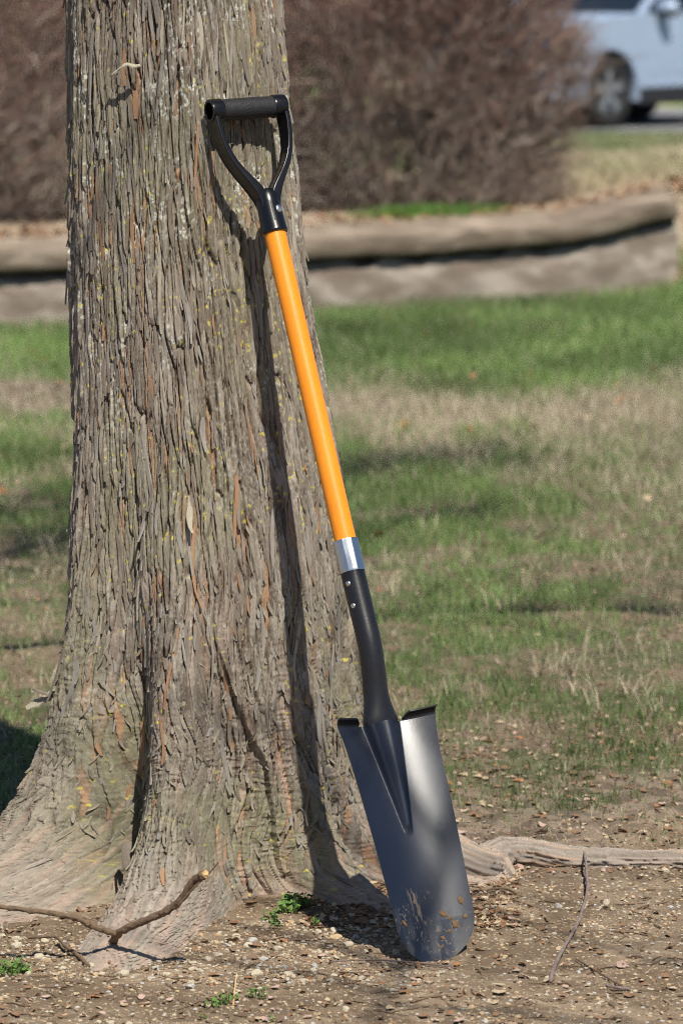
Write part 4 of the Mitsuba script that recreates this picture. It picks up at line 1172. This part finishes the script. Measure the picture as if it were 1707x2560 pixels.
def shrub(label, cx, cy, rx_, ry_, H, n, seed):
    q = np.random.default_rng(seed); key = thing('shrub', label, 'shrub')
    z0 = float(ground_z(cx, cy, False))
    for i in range(9):                                         # main stems
        a = q.uniform(0, 2 * np.pi); rr = q.uniform(.3, .9)
        e = np.array([cx + rx_ * rr * math.cos(a), cy + ry_ * rr * math.sin(a), z0 + H * q.uniform(.55, .9)])
        b = np.array([cx + .18 * rx_ * math.cos(a), cy + .18 * ry_ * math.sin(a), z0 - .03])
        P = spline([b, b * .55 + e * .45 + (0, 0, .12), e], 10)
        add(key + '__stem', ply(tube(P, np.linspace(.012, .004, 10), 6, .2, i), 'shrub_mat', smooth=True, color=np.tile([.15, .11, .085], (62, 1))))
    # twigs fill an uneven dome
    pts = []
    while len(pts) < n:
        p = q.uniform(-1, 1, (n, 3)); p[:, 2] = (p[:, 2] + 1) / 2
        d = np.sqrt(p[:, 0] ** 2 + p[:, 1] ** 2 + (np.maximum(p[:, 2] - .30, 0) / .66) ** 2)
        lim = .80 + .45 * (meshkit.fbm(p * 2.3 + seed, 3, seed) - .35)
        clump = meshkit.fbm(p * np.array([5, 5, 6]) + seed * 3, 2, seed + 5)
        lowthin = (.75 + .25 * sst(.12, .42, p[:, 2]))
        keep = (d < lim) & (q.uniform(0, 1, n) < (.12 + .88 * sst(.2, .85, d / lim)) * lowthin * (.22 + 1.7 * sst(.36, .64, clump)))
        pts += list(p[keep])
    p = np.array(pts[:n])
    B = np.stack([cx + p[:, 0] * rx_, cy + p[:, 1] * ry_, z0 + p[:, 2] * H], 1)
    D = np.stack([p[:, 0] * .9, p[:, 1] * .9, .35 + p[:, 2] * .5], 1) + q.normal(0, .55, (n, 3)); D /= np.linalg.norm(D, axis=1, keepdims=True)
    L = (q.uniform(.08, .24, n) * np.where(q.uniform(0, 1, n) > .96, 2.0, 1))[:, None]; r0 = q.uniform(.0022, .0052, n)
    M = B + D * L * .5 + q.normal(0, .018, (n, 3)); E = B + D * L + q.normal(0, .03, (n, 3))
    s1 = np.cross(D, [0.3, .5, .8]); s1 /= np.linalg.norm(s1, axis=1, keepdims=True); s2_ = np.cross(D, s1)
    ring = [np.cos(k * 2.094) * s1 + np.sin(k * 2.094) * s2_ for k in range(3)]
    V = np.stack([B + ring[k] * r0[:, None] for k in range(3)] + [M + ring[k] * r0[:, None] * .75 for k in range(3)] + [E], 1)
    F = np.array([[0, 1, 4], [0, 4, 3], [1, 2, 5], [1, 5, 4], [2, 0, 3], [2, 3, 5], [3, 4, 6], [4, 5, 6], [5, 3, 6]])
    F = (F[None] + np.arange(n)[:, None, None] * 7).reshape(-1, 3)
    stray = q.uniform(0, 1, n) > .965
    t = sst(.25, .75, p[:, 2] + .25 * q.normal(0, 1, n))[:, None]
    col = np.array([.175, .140, .118]) * (1 - t) + np.array([.175, .096, .078]) * t
    pale = sst(.1, .9, p[:, 0])[:, None] * sst(.6, .2, p[:, 2])[:, None]
    col = col * (1 + .5 * pale) * q.uniform(.6, 1.6, (n, 1)) + np.where(q.uniform(0, 1, (n, 1)) > .93, .10, 0)
    scene[key + '__twigs'] = ply((V.reshape(-1, 3), F), 'shrub_mat', smooth=False, color=np.repeat(np.clip(col, 0, 1), 7, 0))
    labels[key + '__twigs'] = {'kind': 'stuff'}


shrub('bare reddish-brown rounded shrub between the tree trunk and the parked car', .03, 23.0, 1.20, 1.05, 1.76, 24000, 5)
shrub('bare brown twiggy shrub mostly hidden behind the tree trunk', -1.05, 22.4, .95, .95, 1.70, 9000, 6)
shrub('bare brown twiggy shrub at the left edge beyond the wall', -2.15, 21.6, 1.0, 1.0, 1.70, 10000, 7)
# fresh green tuft under the right shrub
n = 1500
x = gq.normal(.42, .16, n); y = 21.75 + gq.normal(0, .10, n)
V, F, c = blades(np.stack([x, y, ground_z(x, y, False) + .0], 1), gq.uniform(.03, .08, n), gq.uniform(.003, .006, n), gq.uniform(.1, .7, n), np.array([.09, .19, .03]) * gq.uniform(.7, 1.3, (n, 1)))
scene['grass_001'] = ply((V, F), 'grass_mat', smooth=True, color=c)
labels['grass_001'] = dict(label='bright green grass tuft under the edge of the bare shrub', category='grass', kind='stuff')
# far lawn by the road
n = 60000
y = np.sqrt(gq.uniform(23.0 ** 2, 45 ** 2, n)); x = gq.uniform(.9, .10 * y + .9, n)
pp = np.stack([x * .9, y * .35, 0 * x], -1); gg = sst(.42, .6, meshkit.fbm(pp + 3, 2, 91))[:, None]
col = np.array([.42, .36, .23]) * (1 - gg) + np.array([.12, .17, .06]) * gg
V, F, c = blades(np.stack([x, y, ground_z(x, y, False)], 1), gq.uniform(.03, .07, n), gq.uniform(.006, .012, n), gq.uniform(.2, .9, n), np.clip(col * gq.uniform(.7, 1.3, (n, 1)), 0, 1))
scene['grass_002'] = ply((V, F), 'grass_mat', smooth=True, color=c)
labels['grass_002'] = dict(label='pale dry verge of grass between the wall and the road', category='grass', kind='stuff')

# ------------------------------------------------------------------ parked car
thing('parked_car', 'silver-blue car parked on the road beyond the bare shrub', 'car')
CARX, CARY, CARZ, YAW = 2.70, 46.2, ROAD_Z, math.radians(50)     # the near front wheel's contact point
hd = np.array([-math.cos(YAW), -math.sin(YAW), 0]); sd = np.array([math.sin(YAW), -math.cos(YAW), 0])   # heading, outward side that shows


def CW(v):
    """car frame: x forward from the front axle, y outward from the near side's wheel face, z up"""
    v = np.asarray(v, float)
    return np.array([CARX, CARY, CARZ]) + v[..., :1] * hd + v[..., 1:2] * sd + v[..., 2:3] * np.array([0, 0, 1.0])


def car_part(key, m, mat, smooth=35):
    if hasattr(m, 'to_mesh'):
        mm = m.to_mesh(); m = trimesh.Trimesh(mm.vert_properties[:, :3], mm.tri_verts, process=False)
    m = trimesh.Trimesh(CW(m.vertices), m.faces, process=False)
    if np.dot(np.cross(hd, sd), [0, 0, 1]) < 0: m.invert()
    return add('parked_car__' + key, ply(m, mat, smooth=smooth))


W = 1.86
WR = .365
prof = [(.92, .32), (.95, .55), (.90, .80), (.78, .94), (.35, 1.06), (-.35, 1.13), (-.62, 1.15), (-2.6, 1.16), (-3.55, 1.15), (-3.72, .95), (-3.74, .45), (-3.6, .30), (-2.9, .27), (0, .27), (.75, .27)]
cs_ = m3.CrossSection([prof]).offset(-.04, m3.JoinType.Round, 2.0, 40).offset(.04, m3.JoinType.Round, 2.0, 40)
low_b = m3.Manifold.extrude(cs_, W).rotate([90, 0, 0]).translate([0, .02, 0])
plan = m3.CrossSection([[(1.0, -.40), (.93, -.12), (.55, .02), (-3.4, .02), (-3.74, -.2), (-3.74, -W + .2), (-3.4, -W), (.55, -W), (.93, -W + .16), (1.0, -W + .4)]])
low_b = low_b ^ m3.Manifold.extrude(plan, 3)
for x0 in (0, -2.75):
    for y0 in (-.32, -W - .05):
        cyl = m3.Manifold.cylinder(.38, WR + .06, WR + .06, 64).rotate([-90, 0, 0]).translate([x0, y0, WR])
        low_b = low_b - cyl
car_part('body', low_b, 'car_paint')
# the shoulders lean in a little: glasshouse with roof
gh = m3.Manifold.hull_points(np.array([(-.55, -.04, 1.12), (-.55, -W + .06, 1.12), (-3.6, -.08, 1.12), (-3.6, -W + .10, 1.12), (-1.45, -.24, 1.66), (-1.45, -W + .26, 1.66), (-3.2, -.26, 1.66), (-3.2, -W + .28, 1.66)]))
car_part('cabin', gh, 'car_glass', False)
rf = m3.Manifold.hull_points(np.array([(-1.40, -.20, 1.655), (-1.40, -W + .22, 1.655), (-3.3, -.22, 1.655), (-3.3, -W + .24, 1.655), (-1.6, -.30, 1.72), (-1.6, -W + .32, 1.72), (-3.1, -.30, 1.72), (-3.1, -W + .32, 1.72)]))
car_part('roof', rf, 'car_paint')


def bar(p, q, w, key, mat):
    P = np.array([p, q], float); car_part(key, tube(spline(np.vstack([P[0], P.mean(0), P[1]]), 6), w, 8), mat)


for y0, y1 in ((-.04, -.23), (-W + .06, -W + .25)):
    bar((-.50, y0, 1.12), (-1.45, y1, 1.68), .045, 'pillar', 'car_paint')
    bar((-1.95, y0 - .0, 1.12), (-2.0, y1, 1.68), .04, 'pillar', 'car_trim')
    bar((-3.5, y0 - .0, 1.12), (-3.2, y1, 1.68), .06, 'pillar', 'car_paint')
car_part('sill', m3.Manifold.hull_points(np.array([(-.46, .035, .40), (-2.30, .035, .42), (-.46, .045, .24), (-2.30, .045, .24), (-.46, -.2, .40), (-2.30, -.2, .42), (-.46, -.2, .22), (-2.30, -.2, .22)])), 'car_trim')
for x0 in (0, -2.75):      # wheel housings
    car_part('wheel_arch', m3.Manifold.cylinder(.36, WR + .058, WR + .058, 48).rotate([-90, 0, 0]).translate([x0, -.42, WR]) - m3.Manifold.cylinder(.4, WR + .05, WR + .05, 48).rotate([-90, 0, 0]).translate([x0, -.40, WR]), 'car_trim')
# door with its shut lines and handle
door = m3.Manifold.hull_points(np.array([(-.62, .022, .50), (-1.72, .022, .50), (-.60, .022, 1.06), (-1.74, .022, 1.08), (-.60, -.05, .46), (-1.74, -.05, .46), (-.60, -.05, 1.12), (-1.74, -.05, 1.13)])) + \
    m3.Manifold.hull_points(np.array([(-.62, .030, .55), (-1.72, .030, .55), (-.62, .030, .95), (-1.72, .030, .97), (-.60, -.05, .48), (-1.74, -.05, .48), (-.60, -.05, 1.10), (-1.74, -.05, 1.10)]))
car_part('door', door, 'car_paint')
car_part('door__handle', m3.Manifold.hull_points(np.array([(-1.50, .05, .99), (-1.66, .05, .99), (-1.50, .05, 1.02), (-1.66, .05, 1.02), (-1.48, .02, .98), (-1.68, .02, .98), (-1.48, .02, 1.03), (-1.68, .02, 1.03)])), 'car_paint')
ms_ = trimesh.creation.icosphere(subdivisions=3); ms_.vertices = ms_.vertices * (.09, .13, .085) + (-.78, .13, 1.205)
car_part('mirror', ms_, 'car_paint', True)
mb = trimesh.creation.icosphere(subdivisions=2); mb.vertices = mb.vertices * (.085, .125, .05) + (-.775, .125, 1.15)
car_part('mirror__base', mb, 'car_trim', True)
hl = m3.Manifold.hull_points(np.array([(.62, .005, .78), (.60, .0, .93), (.90, -.14, .70), (.84, -.14, .88), (.93, -.50, .70), (.84, -.50, .86), (.6, -.2, .8)]))
hs = trimesh.creation.icosphere(subdivisions=3); hs.vertices = hs.vertices * (.20, .17, .10) + (.70, -.16, .80)
car_part('headlight', hs, 'lamp_lens', True)
hl2 = m3.Manifold.hull_points(np.array([(.62, -W + .015, .78), (.60, -W + .02, .93), (.90, -W + .16, .70), (.84, -W + .16, .88), (.93, -W + .52, .70), (.84, -W + .52, .86), (.6, -W + .22, .8)]))
car_part('headlight', hl2, 'lamp_lens')
gr = trimesh.creation.box((.03, .7, .2)); gr.apply_translation((.945, -W / 2, .62)); car_part('grille', gr, 'car_trim')


def turned(prof, x0, y0, n=48):
    """(radius, y) profile about the wheel axis"""
    a = np.linspace(0, 2 * np.pi, n, endpoint=False)
    V = np.vstack([np.stack([x0 + r_ * np.cos(a), y0 + h + 0 * a, WR + r_ * np.sin(a)], 1) for r_, h in prof])
    return trimesh.Trimesh(V, grid_faces(len(prof), n, True), process=False)


for x0 in (0, -2.75):
    for y0, sg in ((0, 1), (-W + .02, -1)):
        k = names.setdefault('_w', 0); nm = 'wheel' if k == 0 else f'wheel_{k:03d}'; names['_w'] += 1
        yo = y0 - (.005 if sg > 0 else -.005)
        car_part(nm + '__tyre', turned([(.225, -.01 * sg), (.245, .0), (.33, .0), (.355, -.02 * sg), (WR, -.05 * sg), (WR, -.18 * sg), (.35, -.215 * sg), (.26, -.22 * sg), (.23, -.2 * sg)], x0, yo), 'tyre')
        car_part(nm + '__rim', turned([(.001, -.09 * sg), (.10, -.085 * sg), (.20, -.07 * sg), (.212, -.02 * sg), (.232, -.006 * sg), (.238, -.012 * sg), (.238, -.03 * sg)], x0, yo), 'rim_dark')
        for i in range(5):
            a = i * 2 * math.pi / 5 + .3
            for da in (-.13, .13):
                c, s_ = math.cos(a + da * .3), math.sin(a + da * .3); c2_, s3 = math.cos(a + da), math.sin(a + da)
                bx_ = m3.Manifold.hull_points(np.array([(x0 + .03 * c - sx * .02 * s_, yo + yy_ * sg, WR + .03 * s_ + sx * .02 * c) for sx in (-1, 1) for yy_ in (-.015, -.05)] + [(x0 + .24 * c2_ - sx * .018 * s3, yo + yy_ * sg, WR + .24 * s3 + sx * .018 * c2_) for sx in (-1, 1) for yy_ in (-.008, -.04)]))
                car_part(nm + '__spoke', bx_, 'alloy')
def paint_spec(c): return dict(base_color=rgb(*c), metallic=.15, roughness=.35, specular=.5, clearcoat=.8, clearcoat_gloss=.9)
bsdf('car_paint', **paint_spec((.36, .45, .60)))
bsdf('car_glass', base_color=rgb(.015, .022, .03), roughness=.08, specular=.6)
bsdf('car_trim', base_color=rgb(.02, .02, .022), roughness=.6)
bsdf('tyre', base_color=rgb(.018, .018, .018), roughness=.85)
bsdf('rim_dark', base_color=rgb(.05, .05, .055), metallic=.3, roughness=.5)
bsdf('alloy', base_color=rgb(.72, .72, .73), metallic=.9, roughness=.28)
bsdf('lamp_lens', base_color=rgb(.85, .87, .9), metallic=1.0, roughness=.10, specular=.8)
